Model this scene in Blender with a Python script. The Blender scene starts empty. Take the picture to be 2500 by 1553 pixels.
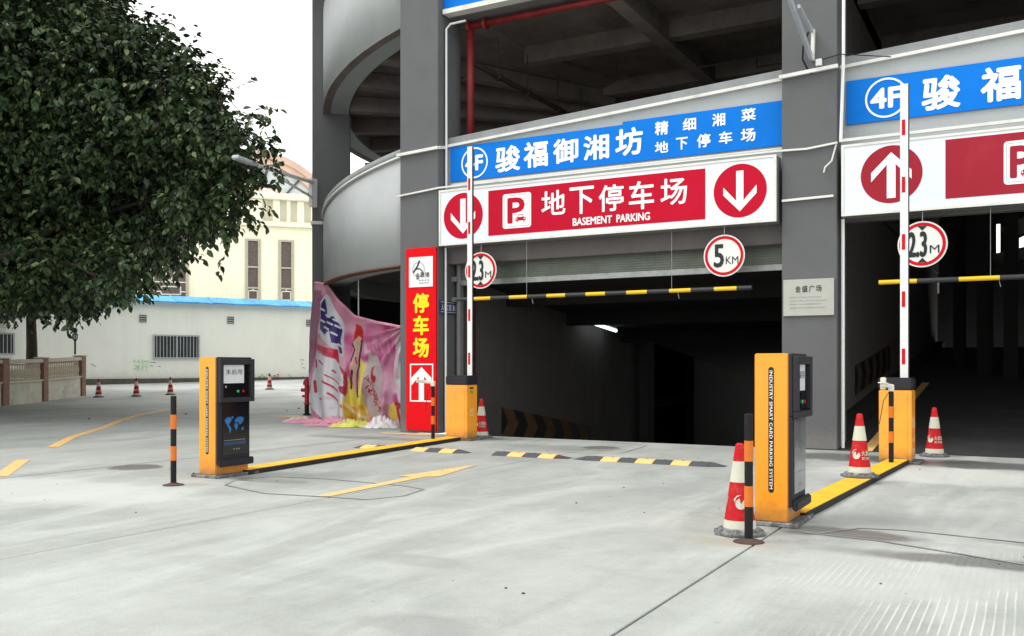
import bpy, bmesh, math, random
import numpy as np
from mathutils import Vector, Matrix
random.seed(7); rng = np.random.default_rng(11)
S = bpy.context.scene
COL = S.collection
PI = math.pi

# ------------------------------------------------------------------ camera, world, sun, exposure
# world axes: X runs along the garage front, Y into the building, Z up, metres
YAW = math.radians(28.996)
SN, CS = math.sin(YAW), math.cos(YAW)
cam_d = bpy.data.cameras.new('camera'); cam_d.sensor_width = 36.0; cam_d.lens = 33.12
cam_d.shift_y = 0.0466; cam_d.clip_end = 900; cam_d.clip_start = 0.05
cam = bpy.data.objects.new('camera', cam_d); COL.objects.link(cam)
cam.location = (0, 0, 1.3); cam.rotation_euler = (PI/2, 0, YAW)
S.camera = cam

SUN_EL, SUN_ROT = math.radians(52), math.radians(238)
W = bpy.data.worlds.new('World'); S.world = W; W.use_nodes = True
nt = W.node_tree; nt.nodes.clear()
wo = nt.nodes.new('ShaderNodeOutputWorld'); bg = nt.nodes.new('ShaderNodeBackground')
sky = nt.nodes.new('ShaderNodeTexSky'); sky.sky_type = 'NISHITA'; sky.sun_disc = False
sky.sun_elevation = SUN_EL; sky.sun_rotation = SUN_ROT; sky.dust_density = 4.0; sky.air_density = 1.0
mixw = nt.nodes.new('ShaderNodeMix'); mixw.data_type = 'RGBA'; mixw.inputs[0].default_value = 0.94
mixw.inputs[7].default_value = (11.8, 11.9, 11.5, 1)      # even white cloud cover over the clear sky
nt.links.new(sky.outputs[0], mixw.inputs[6]); nt.links.new(mixw.outputs[2], bg.inputs[0])
bg.inputs[1].default_value = 0.1
nt.links.new(bg.outputs[0], wo.inputs[0])
sl = bpy.data.lights.new('sun', 'SUN'); sl.energy = 1.25; sl.angle = math.radians(22); sl.color = (1, 0.97, 0.92)
so = bpy.data.objects.new('sun', sl); COL.objects.link(so)
so.rotation_euler = (PI/2 - SUN_EL, 0, PI - SUN_ROT)
S.view_settings.view_transform = 'Standard'; S.view_settings.look = 'None'
S.view_settings.exposure = 0.62; S.view_settings.gamma = 1; S.view_settings.use_curve_mapping = False
S.cycles.max_bounces = 6; S.cycles.diffuse_bounces = 3; S.cycles.use_denoising = True

def cw(x, z, h=0.0):                     # right / forward of the viewpoint -> world
    return Vector((CS*x - SN*z, SN*x + CS*z, h))
def ray(px):
    t = (px-1250)/2300.0
    return CS*t - SN, SN*t + CS
def at(px, py, v):                       # point of the vertical plane y = v seen at that spot of the photo
    a, b = ray(px); z = v/b
    return Vector((z*a, v, 1.3 + (893-py)/2300.0*z))
def atz(px, py, z):
    a, b = ray(px)
    return Vector((z*a, z*b, 1.3 + (893-py)/2300.0*z))
def rise(x, y):                          # the yard climbs slightly far from the viewpoint
    d = -SN*x + CS*y
    return 0.033*max(0.0, min(d, 60)-32)

# ------------------------------------------------------------------ materials
MATS = {}
def mat(name, col, rough=0.7, var=0.12, scale=6.0, bump=0.0, bscale=60.0, metal=0.0, spec=0.4, dirt=None, dscale=1.2,
        damt=0.5, emit=None, estr=0, rnd=0.0, streak=False, coat=0.0, grime=None):
    if name in MATS: return MATS[name]
    m = bpy.data.materials.new(name); m.use_nodes = True
    n, l = m.node_tree.nodes, m.node_tree.links
    b = n['Principled BSDF']
    b.inputs['Roughness'].default_value = rough; b.inputs['Metallic'].default_value = metal
    b.inputs['Specular IOR Level'].default_value = spec
    if coat: b.inputs['Coat Weight'].default_value = coat
    tc = n.new('ShaderNodeTexCoord')
    src = tc.outputs['Object']
    nz = n.new('ShaderNodeTexNoise'); nz.inputs['Scale'].default_value = scale; nz.inputs['Detail'].default_value = 8
    nz.inputs['Roughness'].default_value = 0.65
    l.new(src, nz.inputs['Vector'])
    mr = n.new('ShaderNodeMapRange'); mr.inputs[1].default_value = 0.3; mr.inputs[2].default_value = 0.7
    mr.inputs[3].default_value = 1-var; mr.inputs[4].default_value = 1+var
    l.new(nz.outputs[0], mr.inputs[0])
    mul = n.new('ShaderNodeMix'); mul.data_type = 'RGBA'; mul.blend_type = 'MULTIPLY'; mul.inputs[0].default_value = 1
    mul.inputs[6].default_value = (*col, 1)
    l.new(mr.outputs[0], mul.inputs[7])
    out = mul.outputs[2]
    if rnd:
        oi = n.new('ShaderNodeObjectInfo'); r2 = n.new('ShaderNodeMapRange')
        r2.inputs[3].default_value = 1-rnd; r2.inputs[4].default_value = 1+rnd
        l.new(oi.outputs['Random'], r2.inputs[0])
        m2 = n.new('ShaderNodeMix'); m2.data_type = 'RGBA'; m2.blend_type = 'MULTIPLY'; m2.inputs[0].default_value = 1
        l.new(out, m2.inputs[6]); l.new(r2.outputs[0], m2.inputs[7]); out = m2.outputs[2]
    if dirt:
        nd = n.new('ShaderNodeTexNoise'); nd.inputs['Scale'].default_value = dscale; nd.inputs['Detail'].default_value = 10
        nd.inputs['Roughness'].default_value = 0.7
        if streak:
            mp = n.new('ShaderNodeMapping'); mp.inputs['Scale'].default_value = (7, 7, 0.5); l.new(src, mp.inputs[0]); l.new(mp.outputs[0], nd.inputs['Vector'])
        else: l.new(src, nd.inputs['Vector'])
        rr = n.new('ShaderNodeMapRange'); rr.inputs[1].default_value = 0.5; rr.inputs[2].default_value = 0.72
        rr.inputs[3].default_value = 0; rr.inputs[4].default_value = damt
        l.new(nd.outputs[0], rr.inputs[0])
        m3 = n.new('ShaderNodeMix'); m3.data_type = 'RGBA'
        l.new(rr.outputs[0], m3.inputs[0]); l.new(out, m3.inputs[6]); m3.inputs[7].default_value = (*dirt, 1); out = m3.outputs[2]
    if grime:                            # splashed dirt low down, height in metres
        gp_ = n.new('ShaderNodeNewGeometry'); sz = n.new('ShaderNodeSeparateXYZ'); l.new(gp_.outputs['Position'], sz.inputs[0])
        ng = n.new('ShaderNodeTexNoise'); ng.inputs['Scale'].default_value = 9; ng.inputs['Detail'].default_value = 9; ng.inputs['Roughness'].default_value = .75
        l.new(gp_.outputs['Position'], ng.inputs['Vector'])
        ad_ = n.new('ShaderNodeMath'); ad_.operation = 'MULTIPLY_ADD'; ad_.inputs[1].default_value = -grime[0]*1.6; l.new(ng.outputs[0], ad_.inputs[0]); l.new(sz.outputs[2], ad_.inputs[2])
        mg = n.new('ShaderNodeMapRange'); mg.inputs[1].default_value = -grime[0]*.9; mg.inputs[2].default_value = grime[0]*.2; mg.inputs[3].default_value = .85; mg.inputs[4].default_value = 0
        l.new(ad_.outputs[0], mg.inputs[0])
        m4 = n.new('ShaderNodeMix'); m4.data_type = 'RGBA'; l.new(mg.outputs[0], m4.inputs[0]); l.new(out, m4.inputs[6]); m4.inputs[7].default_value = (*grime[1], 1); out = m4.outputs[2]
    l.new(out, b.inputs['Base Color'])
    if bump:
        nb = n.new('ShaderNodeTexNoise'); nb.inputs['Scale'].default_value = bscale; nb.inputs['Detail'].default_value = 6
        l.new(src, nb.inputs['Vector'])
        bp = n.new('ShaderNodeBump'); bp.inputs['Strength'].default_value = bump; bp.inputs['Distance'].default_value = 0.01
        l.new(nb.outputs[0], bp.inputs['Height']); l.new(bp.outputs[0], b.inputs['Normal'])
    if emit:
        b.inputs['Emission Color'].default_value = (*emit, 1); b.inputs['Emission Strength'].default_value = estr
    MATS[name] = m
    return m

def ground_material():
    m = bpy.data.materials.new('yard_concrete'); m.use_nodes = True
    n, l = m.node_tree.nodes, m.node_tree.links; b = n['Principled BSDF']
    g = n.new('ShaderNodeNewGeometry'); P = g.outputs['Position']
    def noise(s, d=8, r=0.6, sc=None, dist=0.0):
        q = n.new('ShaderNodeTexNoise'); q.inputs['Scale'].default_value = s; q.inputs['Detail'].default_value = d
        q.inputs['Roughness'].default_value = r; q.inputs['Distortion'].default_value = dist
        if sc:
            mp = n.new('ShaderNodeMapping'); mp.inputs['Scale'].default_value = sc; l.new(P, mp.inputs[0]); l.new(mp.outputs[0], q.inputs['Vector'])
        else: l.new(P, q.inputs['Vector'])
        return q.outputs[0]
    def rng_(x, a, c, lo, hi, smooth=True):
        q = n.new('ShaderNodeMapRange'); q.interpolation_type = 'SMOOTHSTEP' if smooth else 'LINEAR'
        for i, v in zip((1, 2, 3, 4), (a, c, lo, hi)): q.inputs[i].default_value = v
        l.new(x, q.inputs[0]); return q.outputs[0]
    def mth(op, a, c):
        q = n.new('ShaderNodeMath'); q.operation = op
        for i, v in ((0, a), (1, c)):
            if isinstance(v, (int, float)): q.inputs[i].default_value = v
            else: l.new(v, q.inputs[i])
        return q.outputs[0]
    def mix(f, a, c, bt='MIX'):
        q = n.new('ShaderNodeMix'); q.data_type = 'RGBA'; q.blend_type = bt
        for i, v in ((0, f), (6, a), (7, c)):
            if isinstance(v, (int, float)): q.inputs[i].default_value = v
            elif isinstance(v, tuple): q.inputs[i].default_value = (*v, 1)
            else: l.new(v, q.inputs[i])
        return q.outputs[2]
    base = mix(rng_(noise(0.5, 6), 0.35, 0.65, 0, 1), (0.285, 0.303, 0.288), (0.36, 0.378, 0.36))
    streaks = rng_(noise(1.0, 8, 0.65, (0.9, 0.22, 1), 1.5), 0.42, 0.72, 0, 0.75)
    base = mix(streaks, base, (0.45, 0.475, 0.455))
    dark = rng_(noise(1.0, 8, 0.7, (0.35, 0.9, 1), 2.0), 0.55, 0.78, 0, 0.28)
    base = mix(dark, base, (0.25, 0.26, 0.255))
    fine = rng_(noise(75, 8, 0.9), 0.3, 0.7, 0.74, 1.20, False)
    base = mix(1.0, base, fine, 'MULTIPLY')
    tyre = rng_(noise(1.0, 6, 0.6, (2.6, 0.13, 1), 0.6), 0.56, 0.74, 0, 0.22)
    base = mix(tyre, base, (0.22, 0.22, 0.215))
    mid = rng_(noise(5.5, 8, 0.8), 0.3, 0.7, 0.90, 1.08, False)
    base = mix(1.0, base, mid, 'MULTIPLY')
    fleck = rng_(noise(14, 3, 0.5), 0.71, 0.76, 0, 0.5)
    base = mix(fleck, base, (0.22, 0.2, 0.18))
    # slabs differ a little in tone
    oi = n.new('ShaderNodeObjectInfo')
    base = mix(1.0, base, rng_(oi.outputs['Random'], 0, 1, 0.95, 1.05, False), 'MULTIPLY')
    # combed ridges in the nearer right-hand slab
    sx = n.new('ShaderNodeSeparateXYZ'); l.new(P, sx.inputs[0])
    X, Y = sx.outputs[0], sx.outputs[1]
    wob = noise(1.6, 3, 0.5)
    xx = mth('ADD', mth('MULTIPLY', X, 1.0), mth('MULTIPLY', wob, 0.015))
    rid = mth('SINE', mth('MULTIPLY', xx, 2*PI/0.046), 0.0)
    def blob(cx, cy, rx, ry, amt=1.0):
        a = mth('POWER', mth('DIVIDE', mth('ADD', X, -cx), rx), 2.0)
        c = mth('POWER', mth('DIVIDE', mth('ADD', Y, -cy), ry), 2.0)
        d = mth('SQRT', mth('ADD', a, c), 0.0)
        d = mth('ADD', d, mth('MULTIPLY', mth('SUBTRACT', noise(2.2, 6, 0.7), 0.5), 1.3))
        return rng_(d, 0.55, 1.15, amt, 0.0)
    zone = blob(-0.1, 5.6, 1.25, 1.9)
    ridm = mth('MULTIPLY', mth('MULTIPLY', rng_(rid, 0.6, 1.0, 0, 1), zone), rng_(noise(1.3, 2), 0.42, 0.6, 0.0, 0.7))
    base = mix(blob(-0.75, 6.3, 0.9, 1.0, 0.4), base, (0.52, 0.54, 0.52))
    base = mix(ridm, base, (0.55, 0.57, 0.54))
    base = mix(blob(-9.0, 6.3, 2.0, 0.9, 0.6), base, (0.52, 0.54, 0.52))
    base = mix(blob(-1.0, 12.3, 1.6, 1.2, 0.4), base, (0.66, 0.67, 0.65))
    # damp and dirt patches
    wet = blob(-0.65, 13.75, 1.6, 0.6, 0.9)
    for p in ((-2.5, 14.0, 0.9, 0.6, 0.9), (0.9, 12.2, 1.0, 0.3, 0.6), (-8.9, 14.5, 0.9, 0.35, 0.5), (-7.6, 8.0, 0.55, 0.22, 0.75),
              (-3.6, 5.2, 0.4, 0.18, 0.25), (-2.7, 3.9, 0.4, 0.22, 0.25), (-0.2, 6.95, 1.2, 0.22, 0.75), (-1.3, 7.65, 0.6, 0.26, 0.9), (0.6, 7.8, 0.9, 0.14, 0.6), (0.5, 5.3, 0.5, 1.2, 0.5),
              (-6.6, 13.4, 1.4, 0.5, 0.3), (-10.4, 13.6, 1.6, 0.35, 0.45), (-4.3, 4.5, 1.2, 0.2, 0.12)):
        wet = mth('MAXIMUM', wet, blob(*p))
    base = mix(wet, base, (0.13, 0.135, 0.13))
    yel = blob(-1.98, 6.86, 0.4, 0.22, 0.6)
    base = mix(yel, base, (0.33, 0.29, 0.24))
    # paler mottling towards the far yard
    far = rng_(Y, 16, 30, 0, 0.55)
    base = mix(mth('MULTIPLY', far, rng_(noise(0.35, 5), 0.4, 0.6, 0.2, 1)), base, (0.62, 0.62, 0.60))
    l.new(base, b.inputs['Base Color'])
    l.new(rng_(wet, 0, 0.8, 0.72, 0.3), b.inputs['Roughness'])
    b.inputs['Specular IOR Level'].default_value = 0.35
    bp = n.new('ShaderNodeBump'); bp.inputs['Strength'].default_value = 0.6; bp.inputs['Distance'].default_value = 0.006
    hh = mth('ADD', noise(70, 8, 0.7), mth('MULTIPLY', mth('MULTIPLY', rid, zone), 0.5))
    l.new(hh, bp.inputs['Height']); l.new(bp.outputs[0], b.inputs['Normal'])
    return m

M_YARD = ground_material()
M_SUB = mat('joint_dirt', (0.03, 0.028, 0.025), 0.9)
M_CUT = mat('saw_cut', (0.22, 0.215, 0.205), 0.8, var=0.4, scale=3)
M_MARK = mat('road_paint_yellow', (0.78, 0.47, 0.17), 0.65, var=0.12, dirt=(0.45, 0.42, 0.36), dscale=5, damt=0.75)
M_PILLAR = mat('dark_grey_render', (0.125, 0.128, 0.134), 0.85, var=0.10, scale=1.4, bump=0.9, bscale=130, dirt=(0.09, 0.09, 0.094), dscale=0.7, damt=0.6, grime=(.35, (0.22, 0.21, 0.20)))
M_PARA = mat('light_grey_render', (0.42, 0.445, 0.455), 0.85, var=0.05, scale=1.2, bump=0.7, bscale=120, dirt=(0.35, 0.37, 0.38), dscale=0.5, damt=0.5)
M_COPE = mat('coping_grey', (0.26, 0.275, 0.285), 0.8, bump=0.5, bscale=80, dirt=(0.13, 0.13, 0.13), dscale=3, damt=0.6)
M_TRIM = mat('white_trim', (0.70, 0.70, 0.66), 0.5, var=0.06, dirt=(0.35, 0.33, 0.3), dscale=3, damt=0.5)
M_CONC = mat('raw_concrete', (0.20, 0.17, 0.155), 0.9, var=0.2, scale=1.4, bump=0.6, bscale=30, dirt=(0.08, 0.067, 0.06), dscale=0.8, damt=0.8)
M_HEAD = mat('header_concrete', (0.14, 0.128, 0.13), 0.9, var=0.15, scale=2, bump=0.5, bscale=50, dirt=(0.10, 0.09, 0.09), dscale=1, damt=0.6)
M_INW = mat('inner_wall_render', (0.11, 0.10, 0.097), 0.9, var=0.12, scale=2, bump=0.8, bscale=70, dirt=(0.08, 0.072, 0.07), dscale=0.6, damt=0.6, streak=True)
M_DARK = mat('shade_black_concrete', (0.012, 0.011, 0.011), 0.95, var=0.25, scale=2)  # near-black colour carries the deep shade of the interior
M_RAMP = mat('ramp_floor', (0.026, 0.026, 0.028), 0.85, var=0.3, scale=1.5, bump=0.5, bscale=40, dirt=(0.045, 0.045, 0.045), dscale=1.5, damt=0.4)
M_REDPIPE = mat('red_pipe', (0.17, 0.011, 0.013), 0.6, var=0.3, bump=0.2)
M_DKPIPE = mat('rusty_pipe', (0.05, 0.03, 0.028), 0.7, var=0.3)
M_WHITE = mat('white_plastic', (0.75, 0.76, 0.76), 0.45, var=0.04, dirt=(0.5, 0.5, 0.48), dscale=4, damt=0.4)
M_GALV = mat('galvanised', (0.36, 0.37, 0.37), 0.45, metal=0.6, var=0.2, scale=8)
M_STEEL = mat('grey_steel', (0.33, 0.34, 0.35), 0.4, metal=0.4, var=0.1)
M_SHUT = mat('shutter_green_grey', (0.15, 0.17, 0.145), 0.5, metal=0.3, var=0.2, scale=4, dirt=(0.12, 0.12, 0.10), dscale=2)
M_BLUE = mat('blue_banner', (0.005, 0.175, 0.66), 0.7, var=0.08, scale=1.2, bump=0.5, bscale=5, spec=0.1)
M_LBLUE = mat('light_blue_print', (0.25, 0.55, 0.85), 0.7, spec=0.1)
M_SIGNW = mat('sign_white', (0.70, 0.75, 0.80), 0.35, var=0.03, scale=1)
M_PRINTW = mat('print_white', (0.84, 0.86, 0.87), 0.7, var=0.03, spec=0.1)
M_CRIM = mat('crimson_panel', (0.48, 0.006, 0.028), 0.7, var=0.06, scale=1, spec=0.1)
M_CRIM2 = mat('faded_crimson_panel', (0.33, 0.022, 0.038), 0.7, var=0.08, scale=1, dirt=(0.4, 0.06, 0.07), dscale=0.8, spec=0.1)
M_RED = mat('red_board', (0.72, 0.006, 0.012), 0.7, var=0.08, bump=0.5, bscale=140, spec=0.1)
M_YTXT = mat('yellow_letter', (0.90, 0.72, 0.03), 0.7, var=0.05, spec=0.1)
M_BLACK = mat('black_print', (0.012, 0.012, 0.014), 0.5)
M_GREY = mat('grey_print', (0.30, 0.31, 0.33), 0.6)
M_ROUND = mat('round_sign_white', (0.72, 0.74, 0.71), 0.4, var=0.03)
M_RINGR = mat('ring_red', (0.55, 0.01, 0.02), 0.7, spec=0.1)
M_ORANGE = mat('orange_enamel', (0.92, 0.33, 0.018), 0.38, var=0.06, scale=2, dirt=(0.55, 0.24, 0.04), dscale=3, damt=0.4, coat=0.2, grime=(.22, (0.20, 0.12, 0.05)))
M_ORANGE2 = mat('yellow_orange_enamel', (0.92, 0.38, 0.04), 0.38, var=0.06, scale=2, dirt=(0.42, 0.2, 0.05), dscale=3, damt=0.45, coat=0.2, grime=(.22, (0.20, 0.12, 0.05)))
M_CHAR = mat('charcoal_plastic', (0.022, 0.022, 0.028), 0.55, var=0.1, bump=0.3, bscale=90, spec=0.25, dirt=(0.045, 0.045, 0.05), dscale=5, damt=0.3)
M_GLASS = mat('black_glass', (0.006, 0.006, 0.008), 0.1, spec=0.6, var=0.02)
M_BTN = mat('black_paint', (0.012, 0.011, 0.012), 0.6, var=0.2, scale=20, spec=0.2, dirt=(0.035, 0.03, 0.028), dscale=9, damt=0.5)
M_BAND = mat('orange_reflective', (0.62, 0.15, 0.01), 0.5, var=0.1, scale=15, dirt=(0.4, 0.1, 0.02), dscale=9, damt=0.4)
M_RUST = mat('rust_plate', (0.07, 0.04, 0.032), 0.85, var=0.3, scale=10)
M_KERB = mat('island_yellow', (0.82, 0.46, 0.02), 0.55, var=0.12, scale=3, dirt=(0.45, 0.28, 0.06), dscale=5, damt=0.65, bump=0.3, bscale=40)
M_KERBS = mat('island_side', (0.02, 0.019, 0.018), 0.8, var=0.3)
M_RUBG = mat('rubber_grey', (0.065, 0.068, 0.076), 0.7, var=0.15, scale=8, bump=0.4, bscale=60, dirt=(0.12, 0.12, 0.12), dscale=6, damt=0.5)
M_RUBY = mat('rubber_yellow', (0.84, 0.50, 0.18), 0.65, var=0.1, scale=8, dirt=(0.35, 0.26, 0.15), dscale=8, damt=0.6)
M_CONE = mat('cone_red', (0.47, 0.008, 0.014), 0.6, var=0.12, scale=6, spec=0.2, dirt=(0.5, 0.12, 0.11), dscale=16, damt=0.45)
M_CONEW = mat('cone_white', (0.56, 0.56, 0.46), 0.6, var=0.08, scale=8, dirt=(0.42, 0.40, 0.32), dscale=9, damt=0.5)
M_CONEB = mat('cone_base', (0.10, 0.105, 0.11), 0.8, var=0.25, scale=12, dirt=(0.5, 0.5, 0.48), dscale=12, damt=0.7)
M_BAR_Y = mat('bar_yellow', (0.80, 0.50, 0.02), 0.4, var=0.05)
M_BAR_K = mat('bar_black', (0.03, 0.03, 0.034), 0.5)
M_IVORY = mat('ivory_plastic', (0.62, 0.60, 0.52), 0.5, var=0.08)
M_PLAQ = mat('plaque_stone', (0.41, 0.41, 0.375), 0.4, var=0.05)
M_CREAM = mat('cream_render', (0.90, 0.86, 0.70), 0.85, var=0.05, scale=0.5, dirt=(0.66, 0.60, 0.45), dscale=0.3, damt=0.4, streak=True)
M_CREAM2 = mat('cream_recess', (0.66, 0.62, 0.48), 0.85, var=0.05)
M_ANNEX = mat('pale_green_white_wall', (0.87, 0.875, 0.805), 0.85, var=0.04, scale=0.7, dirt=(0.72, 0.74, 0.66), dscale=0.35, damt=0.35, streak=True, bump=0.3, bscale=20, grime=(1.1, (0.50, 0.50, 0.42)))
M_PLINTH = mat('mossy_plinth', (0.10, 0.095, 0.08), 0.95, var=0.3, scale=4)
M_TILEB = mat('blue_roof_tile', (0.05, 0.34, 0.72), 0.5, var=0.2, scale=5, rnd=0.2, dirt=(0.35, 0.55, 0.75), dscale=5, damt=0.6)
M_PINK = mat('pink_tile', (0.72, 0.52, 0.43), 0.7, var=0.15, scale=1.5, dirt=(0.78, 0.62, 0.50), dscale=0.8, damt=0.7, rnd=0.08)
M_WFRAME = mat('beige_window_frame', (0.44, 0.41, 0.33), 0.7)
M_CURT = mat('grey_brown_curtain', (0.12, 0.10, 0.09), 0.85, var=0.35, scale=8, dirt=(0.24, 0.2, 0.18), dscale=7, damt=0.6, streak=True)
M_VENT = mat('vent_dark', (0.10, 0.10, 0.10), 0.7)
M_VENTL = mat('vent_slat', (0.42, 0.43, 0.41), 0.6)
M_WINK = mat('dark_window', (0.055, 0.06, 0.062), 0.25, var=0.3, scale=2)
M_ALU = mat('aluminium', (0.50, 0.53, 0.56), 0.4, metal=0.3)
M_BALU = mat('baluster_concrete', (0.56, 0.50, 0.40), 0.85, var=0.2, scale=3, dirt=(0.2, 0.17, 0.13), dscale=3, damt=0.6)
M_PANELC = mat('balustrade_panel', (0.56, 0.54, 0.46), 0.9, var=0.15, scale=2, dirt=(0.2, 0.19, 0.14), dscale=1.6, damt=0.75)
M_PIER = mat('brown_pier_tile', (0.23, 0.12, 0.085), 0.7, var=0.25, scale=5)
M_BARK = mat('bark', (0.055, 0.042, 0.035), 0.95, var=0.35, scale=9, bump=0.8, bscale=25)
M_HYD = mat('hydrant_red', (0.42, 0.015, 0.02), 0.45, var=0.1)
M_PINKC = mat('pink_fabric', (0.75, 0.32, 0.44), 0.7, var=0.2, scale=3)
M_LIMEC = mat('yellow_green_fabric', (0.68, 0.66, 0.15), 0.7, var=0.2, scale=4)
M_WHITEC = mat('white_fabric', (0.72, 0.68, 0.70), 0.7, var=0.15, scale=4)
M_GREENP = mat('green_chalk', (0.30, 0.62, 0.28), 0.9, var=0.3, scale=20)
M_BLUEPL = mat('navy_plate', (0.02, 0.045, 0.14), 0.4)
M_MAP = mat('map_blue', (0.02, 0.14, 0.38), 0.1, spec=0.7)
M_RUSTEDGE = mat('rust_drip_edge', (0.13, 0.05, 0.03), 0.8, var=0.3)
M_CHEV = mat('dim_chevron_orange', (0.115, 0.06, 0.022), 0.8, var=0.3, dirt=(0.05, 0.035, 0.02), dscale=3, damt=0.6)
M_PAPER = mat('paper', (0.60, 0.60, 0.64), 0.4, var=0.05, scale=5)
M_TUBE = mat('lit_tube', (0.9, 0.95, 0.95), 0.5, emit=(0.85, 1.0, 0.97), estr=2.0)
M_FROST = mat('fanlight_glass', (0.62, 0.70, 0.74), 0.15, var=0.15, scale=0.5, dirt=(0.50, 0.42, 0.25), dscale=0.35, damt=0.6)

def leaf_material(name, a, c):
    m = bpy.data.materials.new(name); m.use_nodes = True
    n, l = m.node_tree.nodes, m.node_tree.links; b = n['Principled BSDF']
    g = n.new('ShaderNodeNewGeometry')
    r = n.new('ShaderNodeValToRGB'); r.color_ramp.elements[0].color = (*a, 1); r.color_ramp.elements[1].color = (*c, 1)
    e = r.color_ramp.elements.new(0.88); e.color = (c[0]*1.1, c[1]*1.1, c[2], 1); r.color_ramp.elements[-1].color = (0.16, 0.20, 0.07, 1)
    l.new(g.outputs['Random Per Island'], r.inputs[0]); l.new(r.outputs[0], b.inputs['Base Color'])
    b.inputs['Roughness'].default_value = 0.42; b.inputs['Specular IOR Level'].default_value = 0.38
    return m
M_LEAF = leaf_material('glossy_leaf', (0.004, 0.009, 0.004), (0.050, 0.088, 0.036))
M_LEAF2 = leaf_material('dark_leaf', (0.006, 0.011, 0.005), (0.020, 0.036, 0.014))

# ------------------------------------------------------------------ mesh helpers
class MB:
    def __init__(s): s.v = []; s.f = []
    def add(s, vs, fs):
        o = len(s.v); s.v += [tuple(p) for p in vs]; s.f += [tuple(i+o for i in f) for f in fs]; return s
    def box(s, x0, x1, y0, y1, z0, z1):
        return s.add([(x0,y0,z0),(x1,y0,z0),(x1,y1,z0),(x0,y1,z0),(x0,y0,z1),(x1,y0,z1),(x1,y1,z1),(x0,y1,z1)],
                     [(0,3,2,1),(4,5,6,7),(0,1,5,4),(1,2,6,5),(2,3,7,6),(3,0,4,7)])
    def hexa(s, p):                      # eight points: bottom ring then top ring
        return s.add(p, [(0,3,2,1),(4,5,6,7),(0,1,5,4),(1,2,6,5),(2,3,7,6),(3,0,4,7)])
    def beam(s, a, b, w, h):             # straight bar, rectangular section
        a, b = Vector(a), Vector(b); d = (b-a).normalized()
        up = Vector((0,0,1)) if abs(d.z) < 0.95 else Vector((0,1,0))
        r = d.cross(up).normalized(); u = r.cross(d).normalized()
        q = lambda c: [c - r*w/2 - u*h/2, c + r*w/2 - u*h/2, c + r*w/2 + u*h/2, c - r*w/2 + u*h/2]
        return s.add(q(a)+q(b), [(0,1,2,3),(7,6,5,4),(0,4,5,1),(1,5,6,2),(2,6,7,3),(3,7,4,0)])
    def tube(s, pts, r, n=8, cap=True):
        pts = [Vector(p) for p in pts]; rs = r if isinstance(r, (list, tuple)) else [r]*len(pts)
        o = len(s.v); prev = None
        for i, p in enumerate(pts):
            d = (pts[min(i+1, len(pts)-1)] - pts[max(i-1, 0)]).normalized()
            if prev is None:
                up = Vector((0,0,1)) if abs(d.z) < 0.9 else Vector((1,0,0)); a = d.cross(up).normalized()
            else: a = (prev - d*prev.dot(d)).normalized()
            prev = a; b = d.cross(a)
            for k in range(n):
                t = 2*PI*k/n; s.v.append(tuple(p + (a*math.cos(t) + b*math.sin(t))*rs[i]))
        for i in range(len(pts)-1):
            for k in range(n):
                k2 = (k+1) % n
                s.f.append((o+i*n+k, o+i*n+k2, o+(i+1)*n+k2, o+(i+1)*n+k))
        if cap:
            s.f.append(tuple(o+k for k in range(n))[::-1]); s.f.append(tuple(o+(len(pts)-1)*n+k for k in range(n)))
        return s
    def lathe(s, prof, n=24, c=(0,0,0), square=0.0, cap=True):
        o = len(s.v)
        for (r, z) in prof:
            for k in range(n):
                t = 2*PI*(k+0.5)/n
                rr = r
                if square: rr = r*(1 + square*(1/max(abs(math.cos(t)), abs(math.sin(t))) - 1))
                s.v.append((c[0]+rr*math.cos(t), c[1]+rr*math.sin(t), c[2]+z))
        for i in range(len(prof)-1):
            for k in range(n):
                k2 = (k+1) % n; s.f.append((o+i*n+k, o+i*n+k2, o+(i+1)*n+k2, o+(i+1)*n+k))
        if cap:
            s.f.append(tuple(o+k for k in range(n))[::-1]); s.f.append(tuple(o+(len(prof)-1)*n+k for k in range(n)))
        return s
    def prism(s, poly, f0, f1):          # poly in 2D, f0/f1 map (a,b) -> 3D
        n = len(poly)
        return s.add([f0(*p) for p in poly]+[f1(*p) for p in poly],
                     [tuple(range(n))[::-1], tuple(range(n, 2*n))]+[(i, (i+1) % n, n+(i+1) % n, n+i) for i in range(n)])
    def sheet(s, poly, z):
        return s.add([(x, y, z) for x, y in poly], [tuple(range(len(poly)))])
    def build(s, name, m, parent=None, bevel=0, smooth=False, seg=1):
        me = bpy.data.meshes.new(name)
        org = Vector((0,0,0))
        if parent is not None: org = ORG[parent.name]
        vs = [(p[0]-org.x, p[1]-org.y, p[2]-org.z) for p in s.v]
        me.from_pydata(vs, [], s.f); me.update()
        bm = bmesh.new(); bm.from_mesh(me)
        bmesh.ops.recalc_face_normals(bm, faces=bm.faces)
        if bevel:
            es = [e for e in bm.edges if len(e.link_faces) == 2 and e.calc_face_angle(0) > 0.5]
            bmesh.ops.bevel(bm, geom=es, offset=bevel, segments=seg, affect='EDGES', clamp_overlap=True)
        bm.to_mesh(me); bm.free()
        if smooth:
            for p in me.polygons: p.use_smooth = True
        if m: me.materials.append(m)
        o = bpy.data.objects.new(name, me); COL.objects.link(o)
        if parent is not None: o.parent = parent
        ORG[o.name] = org
        return o
ORG = {}
def arc(cx, cy, r, a0, a1, n):
    return [(cx+r*math.cos(a0+(a1-a0)*i/n), cy+r*math.sin(a0+(a1-a0)*i/n)) for i in range(n+1)]
def thing(name, label, cat, loc=(0,0,0), group=None, kind=None):
    o = bpy.data.objects.new(name, None); COL.objects.link(o); o.location = loc; o.empty_display_size = 0.2
    ORG[o.name] = Vector(loc)
    tag(o, label, cat, group, kind); return o
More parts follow.
